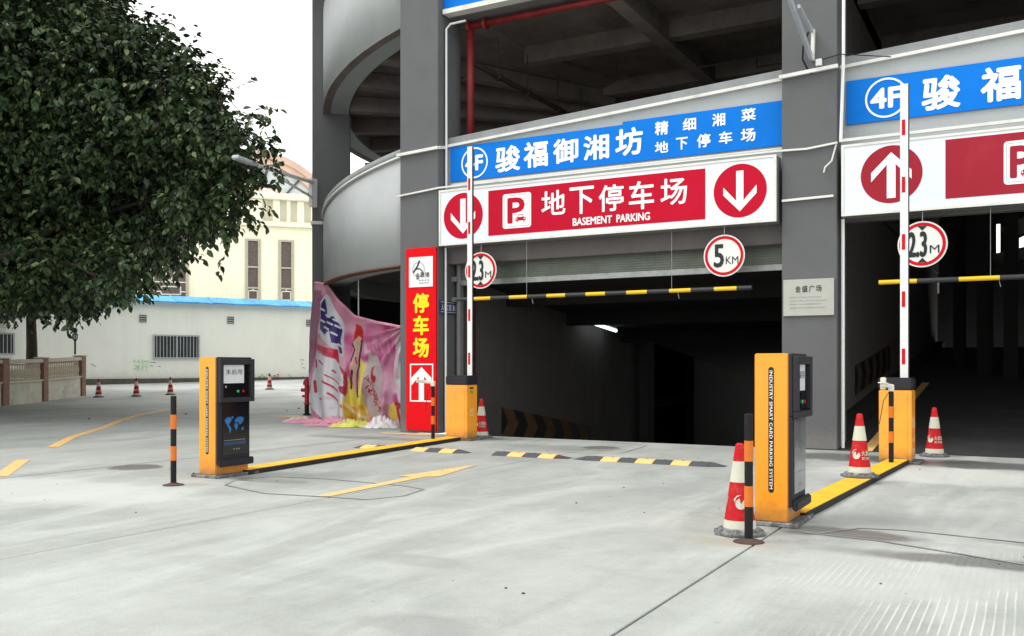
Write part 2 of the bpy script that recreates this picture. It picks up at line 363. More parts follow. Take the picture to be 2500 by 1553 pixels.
def tag(o, label=None, cat=None, group=None, kind=None):
    if label: o['label'] = label
    if cat: o['category'] = cat
    if group: o['group'] = group
    if kind: o['kind'] = kind
    return o
def copy_thing(src, loc, label, rz=0.0, sc=1.0):
    r = src.copy(); COL.objects.link(r); r.location = loc; r.rotation_euler = (0,0,rz); r.scale = (sc,)*3
    r['label'] = label
    for ch in list(src.children):
        c = ch.copy(); COL.objects.link(c); c.parent = r
        for g in list(ch.children):
            d = g.copy(); COL.objects.link(d); d.parent = c
    return r

_T = {}
def glyphs(txt, bold=0.0, sp=1.0):
    key = (txt, bold, sp)
    if key in _T: return _T[key]
    cu = bpy.data.curves.new('lettering', 'FONT'); cu.body = txt; cu.offset = bold; cu.space_character = sp
    cu.resolution_u = 3
    o = bpy.data.objects.new('lettering', cu); COL.objects.link(o)
    bpy.context.view_layer.update()
    me = bpy.data.meshes.new_from_object(o.evaluated_get(bpy.context.evaluated_depsgraph_get()))
    vs = np.array([v.co[:2] for v in me.vertices]).reshape(-1, 2); fs = [tuple(p.vertices) for p in me.polygons]
    bpy.data.objects.remove(o); bpy.data.curves.remove(cu); bpy.data.meshes.remove(me)
    lo, hi = vs.min(0), vs.max(0); vs = (vs-lo)/np.maximum(hi-lo, 1e-6)
    _T[key] = (vs, fs, (hi-lo)[0]/max((hi-lo)[1], 1e-6))
    return _T[key]
def text(mb, txt, f, bold=0.0, sp=1.0):  # f maps unit square (a,b) to 3D; heavier strokes come from shifted layers
    vs, fs, asp = glyphs(txt, 0.0, sp)
    p0, pa, pb = (Vector(f(*q)) for q in ((.5, .5), (.51, .5), (.5, .51)))
    nr = (pa-p0).cross(pb-p0).normalized()
    wa, wb = (pa-p0).length*100, (pb-p0).length*100
    if bold <= 0.004: sh = [(0, 0)]
    else:
        e = bold*1.05                    # share of the letter height
        sh = [(0, 0)]+[(e*math.cos(k*PI/4), e*math.sin(k*PI/4)) for k in range(8)]
    for k, (da, db) in enumerate(sh):
        a_, b_ = da*wb/max(wa, 1e-6), db
        ka, kb = 1-2*abs(bold)*wb/max(wa, 1e-6) if len(sh) > 1 else 1, 1-2*bold if len(sh) > 1 else 1
        mb.add([tuple(Vector(f(.5+(a-.5)*ka+a_, .5+(b-.5)*kb+b_))+nr*0.00012*k) for a, b in vs], fs)
    return mb
def chars(par, m_, items, bold, name='character', side=None):   # every character a part of its own
    for ch, f in items: text(MB(), ch, f, bold).build(name, m_, par)
def wall_rect(x0, x1, z0, z1, y):        # on a wall facing -Y
    return lambda a, b: (x0+(x1-x0)*a, y, z0+(z1-z0)*b)
def side_rect(y0, y1, z0, z1, x):        # on a face looking +X
    return lambda a, b: (x, y0+(y1-y0)*a, z0+(z1-z0)*b)
def px_rect(x0, y0, x1, y1, v, slope=0.14, y=None):   # lettering box measured on the sign
    a = at(x0, (y0+y1)/2, v).x; b = at(x1, (y0+y1)/2, v).x
    c = at((x0+x1)/2, (y0+y1)/2, v)
    s_ = (at((x0+x1)/2, 0, v).z - c.z)/((y0+y1)/2)
    hh = ((y1-y0) - slope*(x1-x0))/2*s_
    return wall_rect(a, b, c.z-hh, c.z+hh, y if y is not None else v)
def disc(mb, cx, cz, r, y0, y1, n=40):
    return mb.prism([(cx+r*math.cos(2*PI*k/n), cz+r*math.sin(2*PI*k/n)) for k in range(n)],
                    lambda a, b: (a, y0, b), lambda a, b: (a, y1, b))
def ring(mb, cx, cz, r0, r1, y0, y1, n=40, a0=0, a1=2*PI):
    full = abs(a1-a0) > 6.28; vs = []; fs = []
    for k in range(n+1):
        t = a0+(a1-a0)*k/n; c, s_ = math.cos(t), math.sin(t)
        vs += [(cx+r0*c, y0, cz+r0*s_), (cx+r1*c, y0, cz+r1*s_), (cx+r1*c, y1, cz+r1*s_), (cx+r0*c, y1, cz+r0*s_)]
    for k in range(n):
        for j in range(4):
            fs.append((4*k+j, 4*k+(j+1) % 4, 4*k+4+(j+1) % 4, 4*k+4+j))
    if not full: fs += [(0,1,2,3), (4*n+3, 4*n+2, 4*n+1, 4*n)]
    return mb.add(vs, fs)
def rrect(x0, x1, z0, z1, r, n=5):
    p = []
    for cx, cz, a in ((x1-r, z1-r, 0), (x0+r, z1-r, PI/2), (x0+r, z0+r, PI), (x1-r, z0+r, 1.5*PI)):
        p += arc(cx, cz, r, a, a+PI/2, n)
    return p

# ================================================================== SETTING: ground
U = [-10.4, -6.07, -1.78, 2.5, 6.8]; V = [-5.0, 7.6, 15.05]
g = MB()
def gsheet(x0, x1, y0, y1, st):
    nx = max(1, round((x1-x0)/st)); ny = max(1, round((y1-y0)/st)); vs = []; fs = []
    for j in range(ny+1):
        for i in range(nx+1):
            x = x0+(x1-x0)*i/nx; y = y0+(y1-y0)*j/ny; vs.append((x, y, rise(x, y)))
    for j in range(ny):
        for i in range(nx):
            a = j*(nx+1)+i; fs.append((a, a+1, a+nx+2, a+nx+1))
    g.add(vs, fs)
gsheet(-130, -10.412, -60, 120, 3); gsheet(-10.412, 6.812, -60, -5.012, 6); gsheet(6.812, 130, -60, 45, 6); gsheet(-10.412, 130, 45, 120, 6)
ground = g.build('ground', M_YARD); tag(ground, 'pale grey concrete yard that climbs slightly towards the far white wall', None, None, 'structure')
sub = MB().box(U[0]-.3, U[-1]+.3, V[0]-.3, 15.3, -0.30, -0.028).build('slab_bed', M_SUB, ground)
for i in range(4):
    for j in range(2):
        MB().box(U[i]+.009, U[i+1]-.009, V[j]+.008, V[j+1]-.008, -0.027, 0).build('slab', M_YARD, ground, bevel=0.004)

# painted markings and saw cuts: thin sheets
def strip(pts, w0, w1, z=0.004, m=None):
    out = MB(); L = []
    for i, p in enumerate(pts):
        p = Vector(p); d = (Vector(pts[min(i+1, len(pts)-1)]) - Vector(pts[max(i-1, 0)])).normalized()
        n_ = Vector((-d.y, d.x)); w = w0+(w1-w0)*i/(len(pts)-1)
        L.append((p+n_*w/2, p-n_*w/2))
    vs = [];
    for a, b in L:
        vs += [(a.x, a.y, rise(a.x, a.y)+z), (b.x, b.y, rise(b.x, b.y)+z)]
    return out.add(vs, [(2*i, 2*i+1, 2*i+3, 2*i+2) for i in range(len(L)-1)])
lane = [(-13.7, 9.6), (-15.3, 11.1), (-17.05, 13.1), (-18.9, 15.0), (-20.5, 16.8), (-22.2, 19.1), (-23.0, 20.6)]
tag(strip(lane, 0.17, 0.17).build('lane_line', M_MARK), 'long curved yellow lane line leading past the left ticket machine', None, None, 'structure')
tag(strip([(-10.6, 6.75), (-12.2, 8.1)], 0.17, 0.17).build('lane_line', M_MARK), 'short yellow lane dash at the left edge', None, None, 'structure')
arrow = MB().sheet([(-6.26, 7.25), (-6.11, 7.3), (-6.22, 9.13), (-6.10, 9.25), (-6.38, 10.6), (-6.53, 9.02), (-6.37, 9.05)], 0.005)
tag(arrow.build('lane_arrow', M_MARK), 'yellow arrow painted on the concrete before the basement entrance', None, None, 'structure')
tag(MB().sheet([(-11.1, 14.75), (-10.9, 14.55), (-9.7, 14.6), (-9.6, 14.75), (-10.4, 14.85)], 0.005).build('worn_paint', M_MARK), 'faded yellow paint before the red pillar sign', None, None, 'structure')
tag(MB().sheet([(-17.2, 18.2), (-16.2, 17.9), (-15.9, 18.3), (-16.9, 18.9)], 0.005).build('worn_paint', M_MARK), 'faded yellow paint round the hydrant', None, None, 'structure')
def loop_cut(pts, label, w=0.022):
    tag(strip(pts, w, w, 0.0045).build('saw_cut', M_CUT), label, None, None, 'structure')
loop_cut([(-8.0,7.95),(-7.75,8.3),(-7.1,8.42),(-5.93,8.33),(-5.6,8.2),(-5.5,7.7),(-5.66,7.3),(-6.2,7.25),(-6.83,7.15),(-7.7,7.45),(-8.0,7.95)], 'dark saw-cut loop beside the left ticket machine', 0.03)
loop_cut([(-7.9,14.5),(-6.2,14.75),(-5.5,14.45),(-5.35,13.0),(-5.7,12.75),(-7.6,12.9)], 'dark saw-cut loop just before the basement ramp')
loop_cut([(-1.45,7.55),(-1.22,7.92),(-0.9,8.0),(0.4,7.78),(2.0,7.7)], 'dark cut running right from the right ticket machine', 0.03)
loop_cut([(-1.58,7.52),(-1.05,7.44),(-0.5,7.2),(0.4,6.8),(2.0,6.2)], 'second dark cut curving right below the first', 0.035)

def manhole(x, y, r, label):
    t = thing('manhole_cover', label, 'manhole cover', (x, y, 0), 'manhole covers in the yard')
    MB().lathe([(r+.04, 0.0), (r+.04, 0.004), (r, 0.006)], 28, (x, y, 0)).build('rim', M_CUT, t)
    MB().lathe([(r-.01, 0.0), (r-.01, 0.008)], 28, (x, y, 0)).build('lid', mat('dusty_iron', (0.13, 0.12, 0.11), 0.85, var=.3, scale=12), t)
manhole(-10.05, 8.2, 0.30, 'round dark manhole cover in the concrete left of the left ticket machine')
manhole(-6.0, 13.7, 0.27, 'round manhole cover inside the cut loop before the basement ramp')
gr = MB()                                # small stones and litter lying about
for k in range(60):
    a, b = random.uniform(-11, 1.5), random.uniform(4.2, 14)
    if k > 50: a, b = random.uniform(-26, -18), random.uniform(13, 22)
    r = random.uniform(0.004, 0.012)*(3.5 if k > 50 else 1)
    gr.lathe([(r*.9, 0), (r*1.1, r*.3), (r*.5, r*.7)], 6, (a, b, rise(a, b)))
tag(gr.build('grit', M_RUST), 'tiny dark stones and grit lying on the open concrete yard', 'grit', None, 'stuff')

# ================================================================== PARKING GARAGE
G = thing('parking_garage', 'dark and light grey multi-storey parking garage with a curved ramp corner', 'building', (-6.5, 15.1, 0))
TOPH = 12.6
def top_h(x): return 5.71 + 0.056*(x+9.98)
# pillars
MB().box(-10.88, -9.99, 15.1, 15.92, 0, TOPH).build('pillar', M_PILLAR, G, bevel=0.012)
MB().box(-3.49, -2.65, 15.1, 15.92, 0, TOPH).build('pillar', M_PILLAR, G, bevel=0.012)
MB().box(3.85, 4.69, 15.1, 15.92, 0, TOPH).build('pillar', M_PILLAR, G, bevel=0.012)
# curved ramp corner
CX, CY, R = -8.5, 24.0, 9.05
def pol(r, deg): t = math.radians(deg); return CX+r*math.cos(t), CY+r*math.sin(t)
A0, A1 = 120.0, 254.7
def wallring(r0, r1, hb, ht, a0=A0, a1=A1, n=72):
    m = MB(); vs = []; fs = []
    for k in range(n+1):
        d = a0+(a1-a0)*k/n; x0, y0 = pol(r0, d); x1, y1 = pol(r1, d)
        b, t = hb(d), ht(d)
        vs += [(x0, y0, b), (x1, y1, b), (x1, y1, t), (x0, y0, t)]
    for k in range(n):
        for j in range(4): fs.append((4*k+j, 4*k+(j+1) % 4, 4*k+4+(j+1) % 4, 4*k+4+j))
    fs += [(0,1,2,3), (4*n+3, 4*n+2, 4*n+1, 4*n)]
    return m.add(vs, fs)
low_b = lambda d: 3.30 - 0.0006*(254.7-d)
low_t = lambda d: 5.48 - 0.0135*(254.7-d) if d > 215 else 4.945 - 0.004*(215-d)
up_b = lambda d: 8.03 - 0.0125*(254.7-d) if d > 215 else 7.53 - 0.004*(215-d)
def sm(o):
    for p in o.data.polygons: p.use_smooth = abs(p.normal.z) < 0.5
    return o
sm(wallring(R-.18, R, low_b, low_t).build('curved_parapet', M_PARA, G))
sm(wallring(R-.20, R+.015, low_t, lambda d: low_t(d)+.13).build('coping', M_COPE, G))
sm(wallring(R+.001, R+.05, lambda d: low_t(d)-.05, lambda d: low_t(d)-.012).build('white_trim', M_TRIM, G))
sm(wallring(R-.18, R, up_b, lambda d: up_b(d)+2.4).build('curved_parapet', M_PARA, G))
sm(wallring(R-.18, R+.012, lambda d: low_b(d)-.035, low_b).build('drip_edge', M_RUSTEDGE, G))
sm(wallring(R-.18, R+.008, lambda d: up_b(d)-.02, up_b).build('drip_edge', M_CONC, G))
# ring beam and decks behind the parapets
wallring(R-.62, R-.18, lambda d: up_b(d)+.0, lambda d: up_b(d)+.45).build('ring_beam', M_PARA, G)
wallring(1.5, R-.63, lambda d: up_b(d)+.35, lambda d: up_b(d)+.6).build('ramp_deck', M_CONC, G)
wallring(R-.62, R-.18, lambda d: low_b(d)+.0, lambda d: low_b(d)+.5).build('ring_beam', M_PARA, G)
wallring(1.5, R-.63, lambda d: low_b(d)+.40, lambda d: low_b(d)+.62).build('ramp_deck', M_CONC, G)
for d in (243, 232, 221, 209, 196):       # radial soffit beams
    x0, y0 = pol(2.0, d); x1, y1 = pol(R-.65, d)
    MB().beam((x0, y0, up_b(d)+.16), (x1, y1, up_b(d)+.16), .28, .36).build('soffit_beam', M_CONC, G)
# radial end pillar
pa = 217.6; t = math.radians(pa); er = Vector((math.cos(t), math.sin(t), 0)); et = Vector((-er.y, er.x, 0))
pc = Vector((CX, CY, 0))
q = [pc+er*(R-.66)-et*.0, pc+er*(R+.27)-et*.0, pc+er*(R+.27)-et*.55, pc+er*(R-.66)-et*.55]
q = [pc+er*(R-.66)+et*.28, pc+er*(R+.27)+et*.28, pc+er*(R+.27)-et*.28, pc+er*(R-.66)-et*.28]
MB().hexa([(p.x, p.y, 0) for p in q]+[(p.x, p.y, TOPH) for p in q]).build('pillar', M_PILLAR, G, bevel=0.01)
q2 = [pc+er*(R-.0)+et*.31, pc+er*(R+.30)+et*.31, pc+er*(R+.30)-et*.31, pc+er*(R-.0)-et*.31]
MB().hexa([(p.x, p.y, 4.82) for p in q2]+[(p.x, p.y, 4.90) for p in q2]).build('white_trim', M_TRIM, G)
# walls that close the spaces under and behind the curved ramp
a = cw(-5.3, 28.0); b = cw(-2.9, 34.0)
def vwall(a, b, z0, z1, th, m, name='inner_wall'):
    a, b = Vector(a), Vector(b); d = (b-a).normalized(); n_ = Vector((-d.y, d.x, 0))*th
    return MB().hexa([(p.x, p.y, z0) for p in (a, b, b+n_, a+n_)]+[(p.x, p.y, z1) for p in (a, b, b+n_, a+n_)]).build(name, m, G)
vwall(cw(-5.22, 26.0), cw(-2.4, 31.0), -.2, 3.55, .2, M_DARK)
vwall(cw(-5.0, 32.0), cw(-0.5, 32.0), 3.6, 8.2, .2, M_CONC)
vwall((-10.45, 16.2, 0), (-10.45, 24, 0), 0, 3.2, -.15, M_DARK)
MB().tube([(-13.4, 17.0, 3.3), (-13.4, 17.0, 0)], .02, 6).build('thin_pipe', M_GALV, G)
for p0, p1 in (((-12.2, 17.2, 8.15), (-12.2, 17.2, 7.4)), ((-13.6, 19.5, 8.0), (-13.6, 19.5, 7.2))):
    MB().tube([p0, p1, (p1[0]+1.6, p1[1]-.2, p1[2]+.02)], .02, 6).build('sprinkler_pipe', M_DKPIPE, G)

# bays: parapets, headers, decks
YB = 15.4
def bay(x0, x1, upper=True):
    c = lambda x, o, y0, y1, h0, h1: None
    p = MB().hexa([(x0, YB, 4.45), (x1, YB, 4.45), (x1, YB+.2, 4.45), (x0, YB+.2, 4.45), (x0, YB, top_h(x0)-.15), (x1, YB, top_h(x1)-.15), (x1, YB+.2, top_h(x1)-.15), (x0, YB+.2, top_h(x0)-.15)])
    p.build('parapet', M_PARA, G)
    MB().hexa([(x0, YB-.02, top_h(x0)-.15), (x1, YB-.02, top_h(x1)-.15), (x1, YB+.22, top_h(x1)-.15), (x0, YB+.22, top_h(x0)-.15), (x0, YB-.02, top_h(x0)), (x1, YB-.02, top_h(x1)), (x1, YB+.22, top_h(x1)), (x0, YB+.22, top_h(x0))]).build('coping', M_COPE, G, bevel=.006)
    MB().hexa([(x0, YB-.07, top_h(x0)-.19), (x1, YB-.07, top_h(x1)-.19), (x1, YB-.001, top_h(x1)-.19), (x0, YB-.001, top_h(x0)-.19), (x0, YB-.07, top_h(x0)-.14), (x1, YB-.07, top_h(x1)-.14), (x1, YB-.021, top_h(x1)-.14), (x0, YB-.021, top_h(x0)-.14)]).build('white_trim', M_TRIM, G)
    MB().box(x0, x1, YB+.03, YB+.5, 8.05, 9.6).build('upper_beam', M_HEAD, G, bevel=.01)
    MB().box(x0, x1, YB-.05, YB+.03, 9.0, 11.2).build('parapet', M_PARA, G)
bay(-9.99, -3.49); bay(-2.65, 3.85)
MB().box(-9.99, -3.49, YB+.02, YB+.24, 3.27, 4.45).build('header_beam', M_HEAD, G, bevel=.012)
MB().box(-2.65, 3.85, YB+.02, YB+.24, 3.55, 4.45).build('header_beam', M_HEAD, G, bevel=.012)
MB().box(4.69, 12, 15.3, 15.6, 0, TOPH).build('end_wall', M_PARA, G)
# decks, soffits and beams of the first storey
MB().box(-10.0, -3.2, 15.64, 44, 4.35, 4.6).build('floor_deck', M_CONC, G)
MB().box(-10.0, 12, 15.94, 44, 8.45, 8.7).build('floor_deck', M_CONC, G)
for y in (18.6, 21.8, 25.2, 28.6, 33):
    MB().box(-10.0, 12, y, y+.32, 8.08, 8.45).build('soffit_beam', M_CONC, G)
for x in (-6.9, -3.2, 0.2):
    MB().box(x, x+.3, 16, 44, 8.0, 8.449).build('soffit_beam', M_CONC, G)
MB().box(-17, 12, 15.6, 44, TOPH, TOPH+.3).build('unseen_roof', M_CONC, G)  # roof out of view, added to keep the interior dark
MB().box(-10.4, -10.1, 31, 44, -4, 8.4).build('inner_wall', M_DARK, G)
MB().box(11.7, 12, 15.6, 44, -4, TOPH).build('end_wall', M_DARK, G)
MB().box(-10.4, -2.9, 43.7, 44, -5, TOPH).build('rear_wall', M_DARK, G)
# rear wall of the right bay, with narrow open slits to daylight
YR = 36.0
def slit_x(px): a_, b_ = ray(px); return YR/b_*a_
sl = [(slit_x(2313), slit_x(2320), 5.35, 5.6), (slit_x(2432), slit_x(2442), 5.1, 6.15), (slit_x(2488), slit_x(2540), 5.05, 6.2)]
xs = [-2.9]+[v for s_ in sl for v in s_[:2]]+[11.7]
for i in range(0, len(xs), 2):
    MB().box(xs[i], xs[i+1], YR, YR+.3, -.2, 8.45).build('rear_wall', M_DARK, G)
for x0, x1, z0, z1 in sl:
    MB().box(x0, x1, YR, YR+.3, -.2, z0).build('rear_wall', M_DARK, G)
    MB().box(x0, x1, YR, YR+.3, z1, 8.45).build('rear_wall', M_DARK, G)
# basement ramp
SLP = 0.15
def rampbox(x0, x1, y0, y1, za, zb, th, m, name, par=G):
    return MB().hexa([(x0,y0,za-th),(x1,y0,za-th),(x1,y1,zb-th),(x0,y1,zb-th),(x0,y0,za),(x1,y0,za),(x1,y1,zb),(x0,y1,zb)]).build(name, m, par)
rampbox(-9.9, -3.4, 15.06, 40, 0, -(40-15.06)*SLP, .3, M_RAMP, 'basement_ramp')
MB().box(-10.2, -9.9, 15.93, 25.4, -4, 4.34).build('ramp_side_wall', M_INW, G)
MB().box(-10.1, -9.65, 25.4, 25.95, -4, 4.34).build('inner_column', mat('shade_grey', (0.05, 0.047, 0.047), .9), G)  # column colour darkened to hold the basement shade
MB().box(-14.2, -14.0, 25.0, 44, -5, 4.34).build('inner_wall', M_DARK, G)
MB().box(-14.0, -10.4, 43.7, 44, -5, 4.34).build('rear_wall', M_DARK, G)
MB().box(-14.0, -10.11, 25.1, 25.39, -5, 4.34).build('inner_wall', M_DARK, G)
MB().box(-14.0, -10.4, 25.4, 43.7, 3.4, 3.6).build('inner_ceiling', M_DARK, G)
MB().box(-14.2, -9.9, 25.4, 44, -5, -4.2).build('basement_floor', M_DARK, G)
MB().box(-3.39, -2.95, 15.93, 35.9, -4, 8.4).build('ramp_side_wall', M_INW, G)
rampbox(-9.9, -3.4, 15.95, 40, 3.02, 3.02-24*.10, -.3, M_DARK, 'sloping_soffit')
for y in (17.6, 20.6, 24.0):
    z = 3.02-(y-15.95)*.10
    MB().box(-9.9, -3.4, y, y+.3, z-.28, z+.05).build('soffit_beam', M_DARK, G)
MB().box(-9.9, -9.6, 26, 44, -4.2, -3.9).build('inner_kerb', M_DARK, G)
# chevron panels on the ramp walls
def chevrons(x, y0, y1, zb, slp, hgt, n, sgn):
    L = (y1-y0)
    f = lambda y: zb + slp*(y-y0)
    base = MB().hexa([(x, y0, f(y0)), (x, y1, f(y1)), (x+.012, y1, f(y1)), (x+.012, y0, f(y0)), (x, y0, f(y0)+hgt), (x, y1, f(y1)+hgt), (x+.012, y1, f(y1)+hgt), (x+.012, y0, f(y0)+hgt)])
    b_ = base.build('chevron_board', M_BTN, G)
    m = MB(); w = L/(2*n)
    for k in range(n):
        y = y0+w*(2*k)+.02; k2 = w*.55*sgn
        for (za, zc, ya, yc) in ((0, .5, 0, k2), (.5, 1, k2, 0)):
            m.add([(x+.016, y+ya, f(y+ya)+hgt*za), (x+.016, y+ya+w, f(y+ya+w)+hgt*za), (x+.016, y+yc+w, f(y+yc+w)+hgt*zc), (x+.016, y+yc, f(y+yc)+hgt*zc)], [(0,1,2,3)])
    m.build('chevron', M_CHEV, b_)
chevrons(-9.9, 17.4, 22.0, -.14, -.145, .56, 5, 1)
M_CHEV = mat('shade_dark_chevron', (0.05, 0.033, 0.02), 0.85, var=.3)  # darker copy for the right bay, its shade put into the colour
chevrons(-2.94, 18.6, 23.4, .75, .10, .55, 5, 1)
# roller shutter of the basement entrance, almost fully raised
SH = MB()
for k in range(8):
    z = 2.98 + k*.045
    SH.box(-9.84, -3.5, 15.70, 15.722, z, z+.036)
SH.box(-9.84, -3.5, 15.715, 15.73, 2.98, 3.34)
SH.build('shutter_curtain', M_SHUT, G)
MB().box(-9.84, -3.5, 15.68, 15.74, 2.87, 2.975).build('shutter_bottom_rail', M_GALV, G, bevel=.004)
MB().box(-9.92, -9.84, 15.66, 15.78, 0, 3.3).build('shutter_guide', M_STEEL, G)
MB().box(-9.84, -9.72, 15.95, 16.05, 0, 2.9).build('red_door_edge', mat('dark_red_steel', (0.06, 0.008, 0.01), .6), G)
for z in (2.95, 2.55, .95):
    MB().box(-9.99, -9.88, 15.58, 15.66, z, z+.09).build('guide_clamp', M_STEEL, G)
# right bay: climbing ramp, kerb, side wall, far columns
rampbox(-2.65, 12, 15.06, 34, 0.0, 1.9, .25, M_RAMP, 'rising_ramp')
rampbox(-2.95, -2.64, 15.95, 35, .32, .32+19*.095, .32, M_DARK, 'ramp_kerb')
rampbox(-2.3, -2.14, 15.1, 24, 0.01, .905, .002, M_MARK, 'edge_line')
MB().box(-2.949, -2.9, 15.93, 35.9, 4.5, 8.3).build('inner_wall', M_INW, G)
for px, y, w in ((2165, 30, .25), (2327, 28, .3), (2385, 26, .35), (2450, 25, .30)):
    a_, b_ = ray(px); x = y/b_*a_
    MB().box(x, x+w, y, y+w, -0.5, 8.4).build('inner_column', mat('shade_black_column', (0.014, 0.013, 0.013), .9), G)  # near-black colour stands for the shade on the far columns
MB().beam((-.6, 26, 4.5), (3.6, 24.4, 6.2), .3, .35).build('sloping_beam', M_CONC, G)
MB().beam((-1.4, 30, 4.2), (2.6, 30, 5.0), .3, .35).build('sloping_beam', M_CONC, G)
# pipes
MB().tube([(-9.66, 15.75, 5.5), (-9.66, 15.75, 7.95)], .075, 10).build('red_riser_pipe', M_REDPIPE, G, smooth=True)
MB().tube([(-9.7, 15.72, 7.93), (-3.5, 15.72, 7.93)], .065, 10).build('red_pipe', M_REDPIPE, G, smooth=True)
for x in (-9.66, -9.3):
    MB().tube([(x-.03, 15.72, 7.93), (x+.03, 15.72, 7.93)], .11, 12).build('pipe_collar', M_REDPIPE, G)
MB().tube([(-9.7, 15.9, 7.28), (-9.7, 26, 7.28)], .06, 8).build('dark_pipe', M_DKPIPE, G)
for y in (16.9, 18.2, 19.7, 21):
    MB().tube([(-9.7, y, 7.33), (-9.7, y, 8.1)], .012, 5).build('pipe_hanger', M_DKPIPE, G)
    MB().tube([(-9.7, y-.05, 7.28), (-9.7, y+.05, 7.28)], .09, 8).build('pipe_collar', M_DKPIPE, G)
for (x, y, L) in ((-8.2, 19.6, 2.6), (-5.2, 20.2, 1.4), (-7.1, 23.4, 3.2)):
    MB().tube([(x, y, 8.1), (x, y, 7.7), (x+L, y, 7.7)], .018, 6).build('sprinkler_pipe', M_DKPIPE, G)
# white cable trunking and conduits on the front
def trunk(pts, w, h, m=M_TRIM, name='cable_trunking'):
    for a_, b_ in zip(pts[:-1], pts[1:]): MB().beam(a_, b_, w, h).build(name, m, G)
hP = lambda x: 5.47+.056*(x+9.98)+.0
trunk([(-10.92, 15.06, 5.42), (-9.96, 15.06, 5.47)], .06, .055, name='white_trim')
trunk([(-9.96, 15.09, 5.475), (-9.96, 15.33, 5.52)], .06, .055, name='white_trim')
trunk([(-3.52, 15.06, 5.85), (-2.63, 15.06, 5.90)], .06, .055, name='white_trim')
trunk([(-10.92, 15.07, 4.62), (-9.93, 15.07, 4.70), (-3.55, 15.07, 4.695)], .035, .03)
trunk([(-3.55, 15.07, 4.695), (-3.1, 15.07, 4.68), (-2.64, 15.07, 4.725)], .03, .03)
trunk([(-2.60, 15.04, 4.74), (3.8, 15.04, 4.76)], .04, .045)
trunk([(-3.48, 15.07, 3.90), (-2.7, 15.07, 3.915)], .03, .035)
MB().beam((-9.85, YB-.02, 4.80), (-3.5, YB-.02, 4.80), .04, .03).build('cable_trunking', M_TRIM, G)
MB().tube([(-9.93, 15.28, 0.02), (-9.93, 15.28, 3.57)], .022, 6).build('conduit', M_WHITE, G)
MB().tube([(-9.93, 15.30, 4.72), (-9.93, 15.30, 7.80), (-9.86, 15.34, 7.90), (-9.55, 15.4, 7.93)], .022, 6).build('conduit', M_WHITE, G)
MB().tube([(-2.58, 15.2, 0.03), (-2.58, 15.2, 3.56)], .026, 6).build('conduit', M_WHITE, G)
MB().tube([(-2.60, 15.12, 4.74), (-2.56, 15.12, 6.0), (-2.55, 15.12, 9.2)], .026, 6).build('conduit', M_WHITE, G)
MB().tube([(-2.95, 15.06, 6.02), (-2.6, 15.05, 6.07), (-1.9, 15.3, 5.99)], .008, 5).build('loose_cable', M_BTN, G)
MB().tube([(-2.66, 15.08, 4.70), (-2.72, 15.05, 4.45), (-2.82, 15.05, 4.36), (-2.84, 15.05, 4.28)], .014, 5).build('loose_cable', M_TRIM, G)
# plaque beside the entrance, fixed numbers etc.
P = thing('stone_plaque', 'pale stone name plaque on the dark pillar between the two entrances', 'plaque', (-3.08, 15.1, 2.37))
MB().box(-3.46, -2.69, 15.065, 15.098, 2.08, 2.65).build('plate', M_PLAQ, P, bevel=.004)
chars(P, M_BLACK, [(c, wall_rect(-3.275+.105*k, -3.19+.105*k, 2.45, 2.55, 15.062)) for k, c in enumerate('金盛广场')], .012)
m = MB()
for r_, L in enumerate((.47, .55, .47, .53)):
    x = -3.36
    while x < -3.36+L:
        w = random.uniform(.006, .016)
        if not (-3.26 < x < -3.235): m.box(x, x+w, 15.0618, 15.0638, 2.365-r_*.055, 2.365-r_*.055+random.uniform(.008, .02))
        x += w+random.uniform(.003, .008)
m.build('small_lettering', M_GREY, P)

# fluorescent tube in the basement
L = thing('tube_light', 'lit fluorescent tube fixed under the basement ramp ceiling', 'light', (-9.5, 22, 2.3))
MB().beam((-9.62, 21.2, 2.43), (-9.62, 22.9, 2.27), .14, .06).build('fitting', M_WHITE, L)
MB().tube([(-9.56, 21.25, 2.365), (-9.56, 22.85, 2.215)], .042, 8).build('tube', M_TUBE, L)

